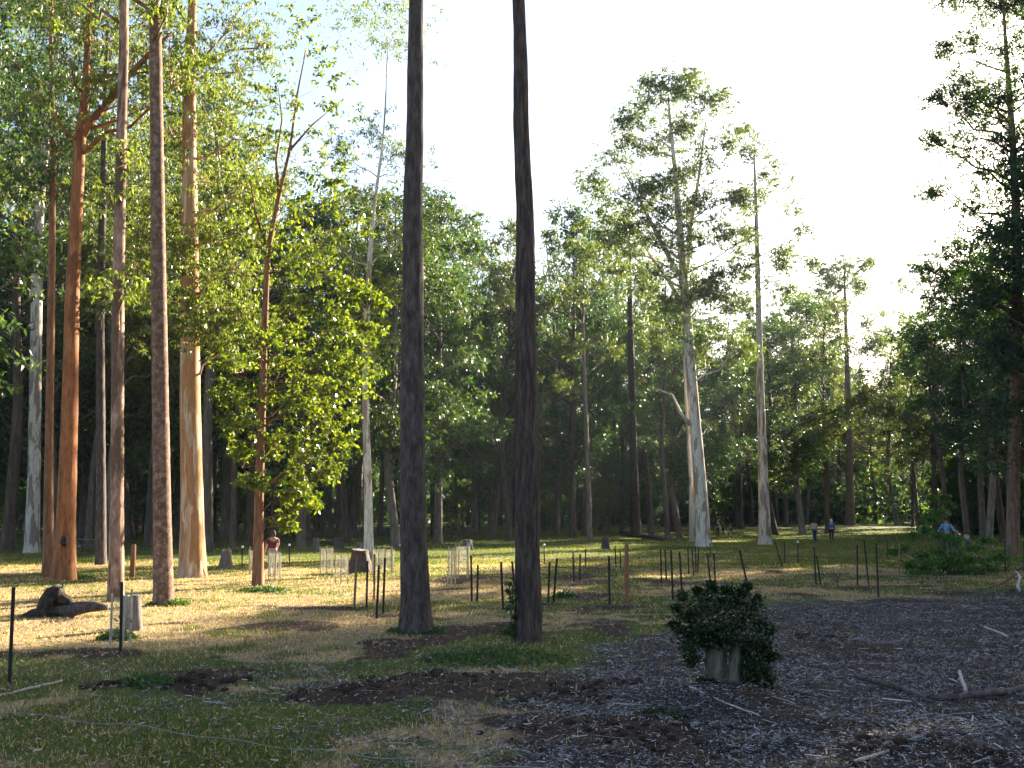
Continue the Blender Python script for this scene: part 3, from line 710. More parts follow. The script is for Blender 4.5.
# mid-ground trees with recognisable trunks, plus three added to shade the lawn
MID = [ # px, base y, kind, top y (pixel), label
 (88, 545, 'gum', 190, 'dark slender trunk beyond the picnic table on the left'),
 (147, 547, 'sparse', 170, 'thin grey trunk between the mottled pink trunk and the flaky brown one'),
 (176, 532, 'gum', 150, 'pale thin trunk just left of the smooth cream trunk'),
 (136, 531, 'sparse', 210, 'slanting pale trunk in the wood behind the wooden post'),
 (233, 549, 'sparse', 190, 'thin dark trunk above the grey root flared stump'),
 (246, 535, 'dark', 220, 'dark trunk left of the slender orange trunk, deeper in the shade'),
 (301, 548, 'dark', 200, 'dark trunk behind the walker with the maroon top'),
 (318, 531, 'sparse', 240, 'small pale trunk under the lime foliage'),
 (338, 530, 'gum', 230, 'thin trunk between the lime foliage and the spotted grey trunk'),
 (380, 535, 'gum', 190, 'red brown trunk catching sun, right of the spotted grey trunk'),
 (397, 547, 'dark', 180, 'black trunk close to the left side of the bare foreground trunk'),
 (438, 544, 'dark', 200, 'dark trunk right of the bare grey brown foreground trunk'),
 (455, 531, 'gum', 225, 'thin pale trunk near the middle picnic table'),
 (490, 533, 'sparse', 230, 'thin grey trunk left of the ironbark'),
 (510, 539, 'gum', 215, 'sturdy brown trunk partly hidden by the ironbark'),
 (557, 534, 'sparse', 225, 'leaning pale stem right of the ironbark'),
 (573, 538, 'dark', 210, 'grey brown trunk between the ironbark and the small dark stump'),
 (590, 540, 'sparse', 230, 'pale leaning trunk near the small dark stump'),
 (605, 528, 'gum', 215, 'thick pale trunk with a spreading base in the centre of the wood'),
 (622, 532, 'gum', 235, 'mid brown trunk left of the straight dark trunk'),
 (652, 533, 'dark', 260, 'dark trunk behind the right end of the fallen log'),
 (668, 540, 'sparse', 270, 'slim trunk left of the pale twin trunked gum'),
 (681, 538, 'dark', 300, 'dark trunk pressed behind the pale twin trunked gum'),
 (741, 529, 'gum', 300, 'reddish trunk near the three distant walkers'),
 (786, 527, 'dark', 320, 'dark trunk right of the tall thin pale trunk'),
 (806, 525, 'gum', 300, 'yellow green crowned tree left of the two walkers'),
 (897, 525, 'gum', 330, 'brown trunk at the far right end of the lawn'),
 (919, 530, 'sparse', 290, 'thin pale trunk above the leafy sapling'),
 (945, 540, 'gum', 310, 'dark crowned tree behind the person in the blue top'),
 (969, 548, 'gum', 280, 'dark tree behind the two distant walkers on the right'),
 (988, 548, 'gum', 250, 'sunlit brown trunk left of the tall gum on the right edge'),
 (1004, 543, 'gum', 260, 'thick dark foliage tree close to the tall gum on the right edge'),
 (1078, 560, 'dark', 120, 'dark tree just beyond the right edge'),
 (803, 534, 'dark', 288, 'dense tree added ahead of the wood as lawn shade, left of the two walkers'),
 (828, 533, 'gum', 300, 'leafy gum added to shade the lawn, right behind the two walkers'),
 (776, 534, 'dark', 318, 'dense tree added to shade the lawn, beside the tall thin pale trunk'),
 (790, 524, 'sparse', 290, 'tall thin gum with light foliage right of the sparse crowned one'),
]
placed = []
for i, (px, by, kind, ty, lab) in enumerate(MID):
    x, y = flat(px, by)
    H = (514 - ty) * y / F + CAM_H
    if px > 900: H = min(H, 30)
    plant_tree(kind, x, y, H * 1.03, random.random() * 6.28, lab, 'mid distance trees around the clearing', fol=M['l_blue'] if px > 935 else None, wide=max(.5, min(1.1, 24 / H)) if H > 24 else 1)
    placed.append((x, y))

for (px, Y_, kind, H, lab) in [(-85, 50, 'gum', 33, 'leafy tree just beyond the left edge, ahead of the far wood'), (14, 63, 'gum', 34, 'tall leafy gum between the left edge and the pale grey trunk'),
    (60, 72, 'dark', 33, 'dense tree behind the thick orange forked tree'), (112, 66, 'gum', 35, 'tall leafy gum behind the thin grey brown trunk'), (156, 76, 'dark', 34, 'dense tree directly behind the flaky brown trunk'),
    (212, 64, 'gum', 32, 'tall leafy gum right of the smooth cream trunk'), (252, 80, 'gum', 30, 'leafy gum directly behind the slender orange trunk'), (-90, 42, 'dark', 30, 'dark tree well beyond the left edge'),
    (35, 84, 'dark', 37, 'very tall dense tree filling the gap right of the pale grey trunk'), (88, 92, 'dark', 39, 'very tall dense tree behind the dark slender trunk on the left'), (135, 88, 'dark', 38, 'very tall dense tree behind the slanting pale trunk'),
    (182, 86, 'dark', 37, 'very tall dense tree behind the smooth cream trunk'), (228, 90, 'gum', 36, 'very tall leafy gum above the thin dark trunk on the left'), (275, 94, 'gum', 31, 'tall leafy gum behind the walker with the maroon top'), (-20, 74, 'dark', 36, 'very tall dense tree at the left edge'),
    (310, 84, 'dark', 28, 'dense tree behind the crown of the lime leaved tree'), (350, 78, 'gum', 29, 'leafy gum left of the spotted grey trunk and behind it')]:
    x = (px - 512) / F * Y_
    plant_tree(kind, x, Y_, H, random.random() * 6.28, lab, 'mid distance trees around the clearing', wide=.95); placed.append((x, Y_))

# the forest
def interp(tbl, v):
    xs, ys = zip(*tbl); return float(np.interp(v, xs, ys))
EDGE = [(-300, 46), (0, 78), (150, 88), (400, 84), (560, 88), (650, 92), (700, 112), (760, 128), (850, 150), (900, 135), (930, 92), (960, 72), (1024, 64), (1150, 56), (1400, 52)]
SKY = [(-100, 150), (0, 195), (200, 215), (300, 238), (385, 210), (410, 190), (440, 215), (470, 238), (500, 222), (560, 212), (600, 235), (640, 262), (700, 292), (740, 330), (780, 318), (820, 335),
       (860, 372), (885, 385), (905, 365), (930, 300), (960, 262), (1024, 190), (1200, 100)]
ZONES = [(-9999, 'tree in the dense wood beyond the left edge'), (0, 'dark tree of the far wood behind the left cluster of trunks'), (230, 'dark tree of the far wood behind the lime leaved tree'),
         (400, 'dark tree of the far wood seen between the two bare foreground trunks'), (540, 'dark tree of the far wood behind the fallen log'),
         (700, 'backlit tree of the far wood right of the pale twin trunked gum'), (800, 'tree of the far wood at the end of the lawn behind the two walkers'),
         (925, 'shaded tree of the wood along the right side'), (1024, 'tree of the wood beyond the right edge')]
def zone(px):
    r = ZONES[0][1]
    for a, l in ZONES:
        if px >= a: r = l
    return r
def beam_limit(x, y, H):
    s = x * .766 - y * .643
    t = (x + 5) * .643 + (y - 27) * .766
    if -27.5 < s < -15.5 and 0 < t < 92: return min(H, .345 * t)
    return H
rr = random.Random(21)
count = 0
for attempt in range(9000):
    if count >= 225: break
    y = 45 + 175 * rr.random() ** .9
    x = (rr.random() * 2 - 1) * (y * .60 + 12)
    px = 512 + F * x / y
    e = interp(EDGE, px)
    if y < e or y > e + 75: continue
    if any((x - a) ** 2 + (y - b) ** 2 < 4.6 ** 2 for a, b in placed): continue
    H = (514 - interp(SKY, px)) * y / F + CAM_H
    H = min(H, 33) * rr.uniform(.78, 1.0)
    H = beam_limit(x, y, H)
    if H < 7: continue
    q = rr.random()
    kind = 'gum' if q < .42 else ('sparse' if q < .55 else 'dark')
    if px > 780 and kind == 'dark' and q > .72: kind = 'gum'
    zl = zone(px)
    plant_tree(kind, x, y, max(H, 9), rr.random() * 6.28, zl, zl.replace('dark tree', 'trees').replace('tree of', 'trees of').replace('tree in', 'trees in'), wide=1.0 if H < 26 else .9, fol=M['l_blue'] if px > 920 + 60 * rr.random() else None)
    placed.append((x, y)); count += 1
# understorey
cu = 0
for attempt in range(3000):
    if cu >= 85: break
    y = 60 + 120 * rr.random(); x = (rr.random() * 2 - 1) * (y * .58)
    px = 512 + F * x / y; e = interp(EDGE, px)
    if y < e + 12 or y > e + 60: continue
    if any((x - a) ** 2 + (y - b) ** 2 < 2.6 ** 2 for a, b in placed): continue
    zl = zone(px).replace('dark tree', 'tree').replace('tree', 'small tree', 1)
    plant_tree('under', x, y, rr.uniform(6, 11), rr.random() * 6.28, zl, zl.replace('small tree', 'small understorey trees', 1)); placed.append((x, y)); cu += 1
# wood that goes on along the right of the clearing, out of frame, and shades the foreground
for i, (x, y, k, H) in enumerate([(27, 34, 'dark', 27), (33, 40, 'dark', 30), (31, 47.5, 'dark', 31), (39, 48, 'gum', 31), (36, 55, 'dark', 32), (45, 57, 'dark', 31), (34, 27, 'dark', 26), (41, 35, 'dark', 30),
                      (47, 43, 'dark', 30), (52, 51, 'gum', 31), (26, 24, 'gum', 24), (55, 60, 'dark', 30), (33, 18, 'dark', 24), (24, 16, 'gum', 20), (44, 26, 'dark', 28), (60, 45, 'dark', 30), (34, 53, 'dark', 30), (40, 62, 'dark', 30), (36, 11, 'gum', 25), (28, 41, 'gum', 25)]):
    plant_tree(k, x, y, H, i * 1.3, 'tree of the wood beyond the right edge', 'trees of the wood beyond the right edge')

# far wood on the rising ground, one mass
def far_wood():
    rng = np.random.default_rng(5)
    n = 820
    y = 150 + rng.random(n) * 170; x = (rng.random(n) * 2 - 1) * (y * .8)
    z = base_z(x, y)
    C = []; Rr = []
    for i in range(n):
        H = rng.uniform(14, 20) if y[i] > 200 else rng.uniform(4, 9)
        for k in range(9):
            a = rng.random() * 6.28; r = rng.random() * 4
            C.append((x[i] + math.cos(a) * r, y[i] + math.sin(a) * r, z[i] + .8 + H * k / 9)); Rr.append(3.2)
    for i in range(190):
        yy = 104 + rng.random() * 60; xx = yy * (.44 + .5 * rng.random()); zz = float(base_z(xx, yy)); H = rng.uniform(3, 7)
        for k in range(5):
            a = rng.random() * 6.28; C.append((xx + math.cos(a) * 2, yy + math.sin(a) * 2, zz + .5 + H * k / 5)); Rr.append(2.0)
    V = leaves(C, Rr, 26, 1.2, .2, rng, .7, .8)
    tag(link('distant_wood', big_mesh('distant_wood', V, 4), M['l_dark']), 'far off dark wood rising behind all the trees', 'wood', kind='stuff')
far_wood()

# ------------------------------------------------------------------ stumps and logs
def stump(name, px, ty, by, wt, wb, bm, label, seed, roots=5, topslope=0., group='old cut stumps on the clearing'):
    b = g(px, by); mpp = b.y / F
    h = (by - ty) * mpp; r1, r0 = wt * mpp / 2, wb * mpp / 2
    root = empty(name, b, label, 'stump', group)
    mb = MB(); n = 14; seg = 26
    a = np.arange(seg) / seg * 6.283
    V = []
    for i in range(n):
        t = i / (n - 1)
        fl = r1 + (r0 - r1) * (1 - t) ** 1.6
        lob = 1 + (.22 * (1 - t) ** 1.5 + .05) * np.cos(a * roots + seed) + .16 * (fbm(np.cos(a) * 2 + seed, np.sin(a) * 2, t * 2, seed, 3) - .5)
        zz = -.08 + (h + .08) * t + (topslope * h * np.cos(a + seed) * t + .05 * h * (vn(np.cos(a) * 4 + seed, np.sin(a) * 4, 0, 3) - .5) * t)
        V.append(np.stack([np.cos(a) * fl * lob, np.sin(a) * fl * lob, zz], 1))
    V = np.concatenate(V)
    Fc = [(i * seg + j, i * seg + (j + 1) % seg, (i + 1) * seg + (j + 1) % seg, (i + 1) * seg + j) for i in range(n - 1) for j in range(seg)]
    mb.add(V, Fc); link('stump_wood', mb.mesh('stump_wood'), bm, root)
    tb = MB(); ring = V[-seg:]; c = ring.mean(0); ring = np.concatenate([ring * [.985, .985, 1] + [0, 0, -.004], [c]])
    tb.add(ring, [(j, (j + 1) % seg, seg) for j in range(seg)]); link('cut_top', tb.mesh('cut_top', False), M['cutwood'], root)
    return root
stump('tree_stump', 226, 551, 568, 9, 14, M['b_stump'], 'grey stump with spreading roots right of the smooth cream trunk', 1)
stump('tree_stump', 339, 538, 549, 10, 11, M['b_log'], 'dark square topped stump behind the pale tree guards', 2)
stump('tree_stump', 361, 543, 553, 8, 10, M['b_stump'], 'small blue grey stump behind the broad brown stump', 3)
stump('tree_stump', 360, 551, 573, 16, 27, M["b_greybrown"], 'broad brown stump at the foot of the spotted grey trunk', 4, topslope=.05)
stump('tree_stump', 316, 539, 552, 5.5, 6.5, M['b_stump'], 'narrow grey stump under the lime foliage', 5)
stump('tree_stump', 467, 540, 550, 9, 11, M['b_stump'], 'blue grey stump behind the pale guards between the bare trunks', 6)
stump('tree_stump', 605, 537, 549, 6, 9, M['b_log'], 'small dark pointed stump alone on the shaded lawn', 7, topslope=.15)
stump('tree_stump', 388, 528, 538, 5, 6, M['b_log'], 'dark stump at the wood edge beside the sunlit red brown trunk', 8)
stump('tree_stump', 583, 517, 531, 8, 10, M['b_log'], 'dark tilted stump among the trunks in the middle of the wood', 9, topslope=.3)
stump('tree_stump', 5, 511, 524, 7, 9, M['b_stump'], 'pale rounded stump at the far left edge', 10, topslope=.1)
stump('tree_stump', 20, 518, 531, 4, 4.5, M['b_log'], 'thin dark broken stump left of the pale grey trunk', 11, topslope=.2)
stump('tree_stump', 130, 596, 630, 17, 20, M['b_stump'], 'grey split stump in front of the mottled pink trunk', 12, roots=3)

chips('bark_strips', 6000, 7.3, 32, .20, .016, [(.03, .022, .02), (.07, .05, .042), (.13, .10, .09), (.26, .22, .2), (.45, .41, .38)],
      lambda m, d, s, x, y: .05 + .8 * m, 'long curled bark strips and thin sticks strewn over mulch and grass', 'bark litter', pw=1.2, lift=.04, tilt=.25)

def clods():
    mb = MB(); rng = np.random.default_rng(44); n = 0
    spots = [(215, 688, .6), (190, 690, .4), (105, 690, .35), (430, 684, 1.0), (350, 697, .8), (590, 735, 1.1), (700, 742, .9), (860, 752, .8), (960, 756, .7), (560, 700, .8), (820, 640, .6), (640, 690, .6), (245, 682, .35)]
    for px, py, r in spots:
        x0, y0 = flat(px, py)
        for _ in range(int(46 * r)):
            a = rng.random() * 6.283; q = r * rng.random() ** .6; x = x0 + math.cos(a) * q; y = y0 + math.sin(a) * q * .9
            sz = rng.uniform(.015, .055) * (1.3 - q / r * .6)
            mb.sphere((x, y, float(gz(np.array([x]), np.array([y]))[0]) + sz * .25), (sz * rng.uniform(.8, 1.6), sz * rng.uniform(.8, 1.5), sz * .8), 7, 5, .35, 2.5, int(rng.integers(99)))
    tag(link('soil_clods', mb.mesh('clods', False), plain('dark_turned_soil', (.035, .024, .019), .95, .5, 30, .1)), 'dark turned soil clods lying in heaps on the clearing', 'soil', kind='stuff')
clods()

def log(name, pts, ws, bm, label, cat='branch', seg=12, amp=.12, Y=None, lift=0, sub=5, kids=()):
    """pts pixels on the ground; optional third value lifts the point above it (m)"""
    Q = []
    for p in pts:
        v = g(p[0], p[1]); Q.append(v + Vector((0, 0, (p[2] if len(p) > 2 else 0))))
    W = [w * q.y / F / 2 for w, q in zip(ws, Q)]
    Q = [q + Vector((0, 0, w * .6 + lift)) for q, w in zip(Q, W)]
    o = Q[0].copy(); t = np.linspace(0, len(Q) - 1, (len(Q) - 1) * sub + 1); A = np.array([tuple(q - o) for q in Q]); idx = np.arange(len(Q))
    A2 = np.stack([np.interp(t, idx, A[:, i]) for i in range(3)], 1); W2 = np.interp(t, idx, W)
    A2[1:-1] += RNG.normal(size=A2[1:-1].shape) * W2[1:-1, None] * .25
    mb = MB(); mb.tube(A2, W2, seg, amp, 2, 6)
    ob = link(name, mb.mesh(name), bm, None, o)
    for (kp, kr, km, kn) in kids:
        kb = MB(); kb.tube([Vector(q) - o for q in kp], kr, 8, .1); link(kn, kb.mesh(kn), km, ob)
    return tag(ob, label, cat)
log('fallen_log', [(622, 534), (640, 537), (662, 541)], [5.5, 5, 5], M['b_log'], 'long dark log lying at the wood edge left of the pale twin trunked gum', 'log')
log('fallen_branch', [(856, 686, .09), (899, 694, .05), (927, 702, .03), (970, 701, .04), (1024, 693, .05), (1070, 690, .05)], [5, 6, 5, 7, 6, 5], M['b_log'], 'long dark fallen branch lying across the mulch at lower right')
log('fallen_stick', [(846, 768), (870, 763), (899, 758)], [3, 3.5, 2], M['b_stick'], 'pale stick on the mulch at the bottom of the picture')
log('fallen_stick', [(-30, 705), (20, 692), (62, 682)], [3, 3, 2.5], M['b_stick'], 'pale straight stick on the grass at the left edge')
log('fallen_stick', [(985, 628), (1008, 638)], [3, 2.5], M['b_stick'], 'short pale stick on the far side of the mulch at right')
log('fallen_stick', [(478, 752), (500, 748), (530, 755)], [2, 2.5, 2], M['b_stick'], 'short twig at the bottom centre of the mulch')
log('fallen_stick', [(690, 706, .04), (722, 716), (760, 724)], [2, 2, 1.5], M['b_stick'], 'thin twig on the reddish mound below the leafy stump')
log('fallen_stick', [(960, 680, .1), (966, 694)], [3, 4], M['b_stick'], 'short stub propped on the long dark fallen branch')
log('fallen_stick', [(880, 555), (905, 548), (930, 545)], [1.2, 1.2, 1], M['b_log'], 'thin dark stick across the sunlit strip')
log('fallen_stick', [(905, 583), (940, 582), (958, 580)], [2.5, 2.5, 2], M['b_stump'], 'grey stick lying in front of the leafy sapling')
v0 = g(1020, 594)
log('fallen_branch', [(1012, 592), (1035, 596), (1070, 600)], [5, 7, 8], M['b_log'], 'dark fallen limb with a bleached white bent arm at the right edge', kids=[
    ([P(1020, 592, v0.y), P(1017.5, 585, v0.y), P(1020, 577, v0.y), P(1016, 571, v0.y)], [.045, .04, .04, .03], M['b_bone'], 'bleached_arm'),
    ([P(1017, 573, v0.y), P(1006, 581, v0.y), P(996, 585, v0.y - .2), P(986, 588, v0.y - .3)], [.035, .04, .035, .02], M['b_reddish'], 'side_branch'),
    ([P(1016, 571, v0.y), P(1024, 566, v0.y), P(1036, 563, v0.y)], [.03, .04, .04], M['b_log'], 'side_branch')])
# burnt root stump with a log arm on the left
def burnt():
    b = g(62, 617); root = empty('burnt_root_stump', b, 'blackened upturned root stump with a log arm lying in the sun on the left', 'stump')
    s = b.y / F
    mb = MB()
    mb.tube([(-.28, 0, -.1), (-.3, 0, .12), (-.25, .02, .32), (-.16, .02, .50), (-.1, 0, .62)], [.36, .28, .22, .19, .10], 30, .6, 3, 5)
    mb.tube([(-.2, 0, .35), (-.02, -.02, .36), (.14, -.02, .28), (.2, 0, .2)], [.16, .14, .11, .06], 16, .35, 2, 4)
    for a, l in ((2.6, .55), (3.6, .5), (4.6, .35), (1.5, .4), (3.1, .7)):
        mb.tube([(-.25, 0, .1), (-.25 + math.cos(a) * l * .6, math.sin(a) * l * .6, .06), (-.25 + math.cos(a) * l, math.sin(a) * l, -.05)], [.13, .09, .04], 10, .3, 2, 4)
    for (a, l, z, h) in ((.4, .1, .5, .2), (2.5, .12, .42, .18), (4.4, .1, .45, .14), (1.4, .13, .3, .2), (3.3, .2, .3, .12)):
        c = Vector((-.17 + math.cos(a) * l, math.sin(a) * l, z)); mb.tube([c - Vector((0, 0, .15)), c, c + Vector((math.cos(a) * .06, math.sin(a) * .04, h))], [.09, .07, .01], 9, .4, 2.5, 6)
    link('root_stump', mb.mesh('root_stump'), M['b_dark'], root)
    m2 = MB(); m2.tube([(-.1, -.02, .10), (.2, -.05, .13), (.45, -.08, .20), (.7, -.05, .22), (.98, 0, .20)], [.14, .15, .13, .11, .07], 16, .3, 2, 4)
    link('log_arm', m2.mesh('log_arm'), M['b_log'], root)
burnt()

# ------------------------------------------------------------------ plants
def bush_mesh(name, blobs, n, size, rng, droop=.0, aspect=.55, flatten=.9):
    return big_mesh(name, leaves([b[:3] for b in blobs], [b[3] for b in blobs], n, size, droop, rng, aspect, flatten), 4)
def leafy_stump():
    b = g(725, 696); rng = np.random.default_rng(3)
    root = empty('leafy_stump', b, 'cut stump smothered by dark leafy regrowth on a mound in the foreground', 'stump')
    s = b.y / F
    def X(px): return (px - 725) * s
    def Z(py): return (694 - py) * s
    mb = MB()
    mb.tube([(X(718), -.02, -.15), (X(717), -.02, .1), (X(716), 0, .22), (X(717), 0, Z(664)), (X(718), 0, Z(652))], [.21, .155, .135, .13, .13], 30, .3, 3, 3)
    mb.tube([(X(731), -.10, -.15), (X(734), -.08, .12), (X(737), -.05, Z(655)), (X(739), -.04, Z(645))], [.12, .09, .075, .07], 24, .3, 3, 4)
    m_ = bark('mossy_stump_bark', (.045, .04, .03), (.10, .088, .066), (.17, .15, .115), sc=(12, 12, 4), patch=.3, patchc=(.12, .12, .09), bump=.4)
    link('stump_wood', mb.mesh('sw'), m_, root)
    bl = []
    def B(px, py, r, d=0): bl.append((X(px), d, Z(py), r))
    for px, py, r in ((690, 622, .17), (705, 612, .17), (722, 610, .19), (738, 612, .18), (755, 618, .18), (765, 635, .15), (700, 640, .17), (685, 640, .13), (690, 655, .13), (718, 632, .2), (740, 635, .2), (758, 652, .17),
                      (766, 655, .14), (755, 672, .17), (766, 680, .14), (750, 690, .15), (764, 697, .12), (745, 660, .15), (692, 670, .09), (745, 700, .1), (698, 698, .06), (704, 692, .07), (688, 628, .1), (772, 665, .1), (708, 652, .1)):
        B(px, py, r, rng.uniform(-.1, .05)); 
    for px, py, r in ((700, 625, .2), (725, 620, .25), (750, 630, .22), (755, 665, .18), (725, 640, .2), (740, 605, .12), (712, 604, .1)):
        B(px, py, r, .22)
    for px, py in ((678, 618), (684, 606), (700, 600), (715, 598), (730, 599), (745, 601), (760, 608), (775, 640), (776, 665), (674, 634), (772, 690), (714, 595), (752, 596)):
        B(px, py, .055, rng.uniform(-.05, .1))
    for px, py, r in ((700, 640, .12), (720, 640, .13), (688, 650, .1), (706, 648, .09), (730, 645, .1), (748, 650, .1), (752, 668, .1), (752, 684, .09), (700, 688, .05), (708, 690, .04), (722, 648, .1), (742, 676, .06)): B(px, py, r, -.22)
    link('regrowth', bush_mesh('regrowth', bl, 330, .045, rng, -.2, .6), M['l_bush'], root)
    tw = MB()
    for i in range(34):
        q = bl[int(rng.integers(len(bl)))]
        a = np.array([X(720) + rng.normal() * .1, rng.normal() * .08, Z(655)]); c = np.array(q[:3])
        tw.tube([a, (a + c) / 2 + rng.normal(size=3) * .05, c], [.008, .006, .003], 4)
    link('twigs', tw.mesh('twigs'), M['b_log'], root); root.scale = (.95, .95, .95)
leafy_stump()

def weeds(px, py, wx, wy, n, size, h, m_, label, seed, name='weed_patch', cat='weeds'):
    rng = np.random.default_rng(seed); b = g(px, py)
    a = rng.random(n) * 6.283; r = np.sqrt(rng.random(n))
    x = b.x + np.cos(a) * r * wx; y = b.y + np.sin(a) * r * wy
    z = gz(x, y) + rng.random(n) * h * (1.1 - r)
    C = np.stack([x - b.x, y - b.y, z - b.z], 1)
    V = leaves(C, np.full(n, .04), 5, size, .0, rng, .55)
    sm = MB()
    for i in range(0, n, 6):
        sm.tube([(C[i][0], C[i][1], C[i][2] - h * .8 - .03), C[i]], [.003, .002], 3, cap=False)
    root = empty(name, b, label, cat)
    link('leaves', big_mesh(name, V, 4), m_, root); link('stems', sm.mesh('stems'), M['b_stick'], root)
    return root
weeds(497, 660, 1.15, .8, 520, .055, .16, M['l_weed'], 'low green weeds spreading at the foot of the ironbark', 1)
weeds(520, 634, .32, .3, 160, .07, .35, M['l_weed'], 'taller weed climbing the left side of the ironbark base', 2)
weeds(152, 686, .42, .38, 240, .05, .14, M['l_weed'], 'green weed clump beside the dark soil clods at lower left', 3)
weeds(663, 722, .28, .2, 220, .035, .13, M['l_bush'], 'dark low plant left of the reddish mound', 4)
weeds(415, 632, .55, .4, 260, .06, .14, M['l_weed'], 'grassy weeds ringing the bare grey brown foreground trunk', 5)
weeds(168, 606, .5, .4, 260, .07, .22, M['l_weed'], 'green weeds at the foot of the flaky brown trunk', 6)
weeds(76, 580, .6, .5, 220, .08, .28, M['l_weed'], 'grass and weeds against the base of the thick orange tree', 7)
weeds(262, 592, .8, .5, 260, .07, .15, M['l_weed'], 'dark weeds below the slender orange trunk', 8)
weeds(563, 597, .35, .3, 90, .08, .2, M['l_weed'], 'small bright green plant beside the stakes right of the ironbark', 9)
weeds(118, 640, .35, .3, 140, .07, .2, M['l_weed'], 'grass tuft around the grey split stump', 10)
def vine():
    b = g(512, 640); rng = np.random.default_rng(8); Y = g(527, 641).y - .15
    root = empty('climbing_vine', b, 'leafy vine hanging against the left side of the ironbark base', 'vine')
    C = [tuple(P(px, py, Y) - b) for px, py in ((510, 590), (513, 598), (512, 607), (515, 616), (511, 625), (514, 634), (508, 583))]
    link('leaves', big_mesh('vine', leaves(C, [.09] * len(C), 26, .09, .6, rng, .6), 4), M['l_weed'], root)
    mb = MB(); mb.tube([C[6], C[0], C[2], C[4], C[5]], [.006] * 5, 5); link('stems', mb.mesh('vs'), M['b_log'], root)
vine()
def sapling(px, by, blobs, label, seed, size=.11, n=40, stems=3, name='leafy_sapling', m_=None, asp=.5, fl=.4):
    b = g(px, by); rng = np.random.default_rng(seed); root = empty(name, b, label, 'sapling')
    C, Rr = [], []; mb = MB()
    for (x, y, r) in blobs:
        c = P(x, y, b.y + rng.uniform(-.8, .8)) - b; C.append(tuple(c)); Rr.append(r)
        st = Vector((rng.normal() * .15 * stems, rng.normal() * .15, -.05))
        mb.tube([st, (st + c) / 2 + Vector(rng.normal(size=3) * .06), c], [.018, .012, .004], 5)
    link('stems', mb.mesh('stems'), M['b_log'], root)
    link('leaves', big_mesh(name, leaves(C, Rr, n, size, .0, rng, asp, fl), 4), m_ or M['l_weed'], root)
bush_l = leafmat('sapling_leaves', [(.035, .075, .022), (.065, .12, .035), (.11, .18, .055)], trans=.4)
sapling(948, 574, [(930, 520, .3), (940, 513, .3), (950, 505, .2), (925, 530, .3), (912, 536, .25), (905, 548, .25), (938, 535, .35), (955, 540, .35), (960, 556, .4), (940, 552, .4), (922, 556, .35), (975, 548, .35), (980, 560, .35),
                   (945, 566, .45), (925, 570, .35), (965, 570, .4), (985, 540, .25), (990, 568, .3), (910, 565, .3), (895, 552, .2), (932, 498, .15), (945, 498, .15), (1000, 558, .25), (915, 575, .35), (935, 577, .4), (955, 575, .4), (975, 572, .4), (950, 562, .5), (930, 562, .5), (968, 560, .5), (985, 578, .3)],
        'tall leafy green sapling bush in front of the person in blue on the right', 31, n=240, size=.13, m_=bush_l)
sapling(830, 583, [(820, 565, .3), (832, 560, .3), (842, 568, .25), (826, 575, .3), (838, 577, .3)], 'faint bushy sapling behind the leaning pair of stakes', 32, n=22, size=.08, m_=bush_l)
sapling(1003, 572, [(998, 552, .25), (1010, 548, .25), (1006, 562, .3), (1016, 558, .25)], 'leafy sapling beside the railed stakes at the right edge', 33, n=30, m_=bush_l)
sapling(688, 606, [(675, 604, .12), (690, 604, .12)], 'low regrowth behind the leafy stump', 34, n=22, size=.05, name='low_shrub', m_=M['l_bush'])

# ------------------------------------------------------------------ stakes
def stake(tx, ty, bx, by, label, kind='steel', cap=False, w=None):
    b = g(bx, by); top = P(tx, ty, b.y) - b
    root = None; mb = MB()
    if kind == 'steel':   # three-flanged star picket
        q = w or .021
        for a in (math.pi / 2, math.pi / 2 + 2.094, math.pi / 2 + 4.189):
            d = np.array([math.cos(a), math.sin(a), 0]); n = np.array([-math.sin(a), math.cos(a), 0]) * .004
            lo = np.array([0, 0, -.15]); hi = np.array(top)
            V = [lo - n, lo + n, lo + d * q * 1.3 + n, lo + d * q * 1.3 - n]; V = V + [v - lo + hi for v in V]
            mb.add(V, [(0, 3, 2, 1), (4, 5, 6, 7), (0, 1, 5, 4), (1, 2, 6, 5), (2, 3, 7, 6), (3, 0, 4, 7)])
        m_ = M['steel']
    else:
        q = w or .022; m_ = M[kind]
        mb.tube([(0, 0, -.15), Vector(top) * .5, top], [q * 1.3, q * 1.3, q * 1.2], 4, cap=True)
    if cap:
        root = empty('stake', b, label, 'stake', 'stakes standing around the planted seedlings')
        link('post', mb.mesh('post', False), m_, root)
        cb = MB(); cb.tube([top - Vector((0, 0, .04)), top + Vector((0, 0, .05))], [.05, .045], 8); link('post_cap', cb.mesh('cap'), M['cap'], root)
        return root
    return tag(link('stake', mb.mesh('stake', False), m_, None, b), label, 'stake', 'stakes standing around the planted seedlings')
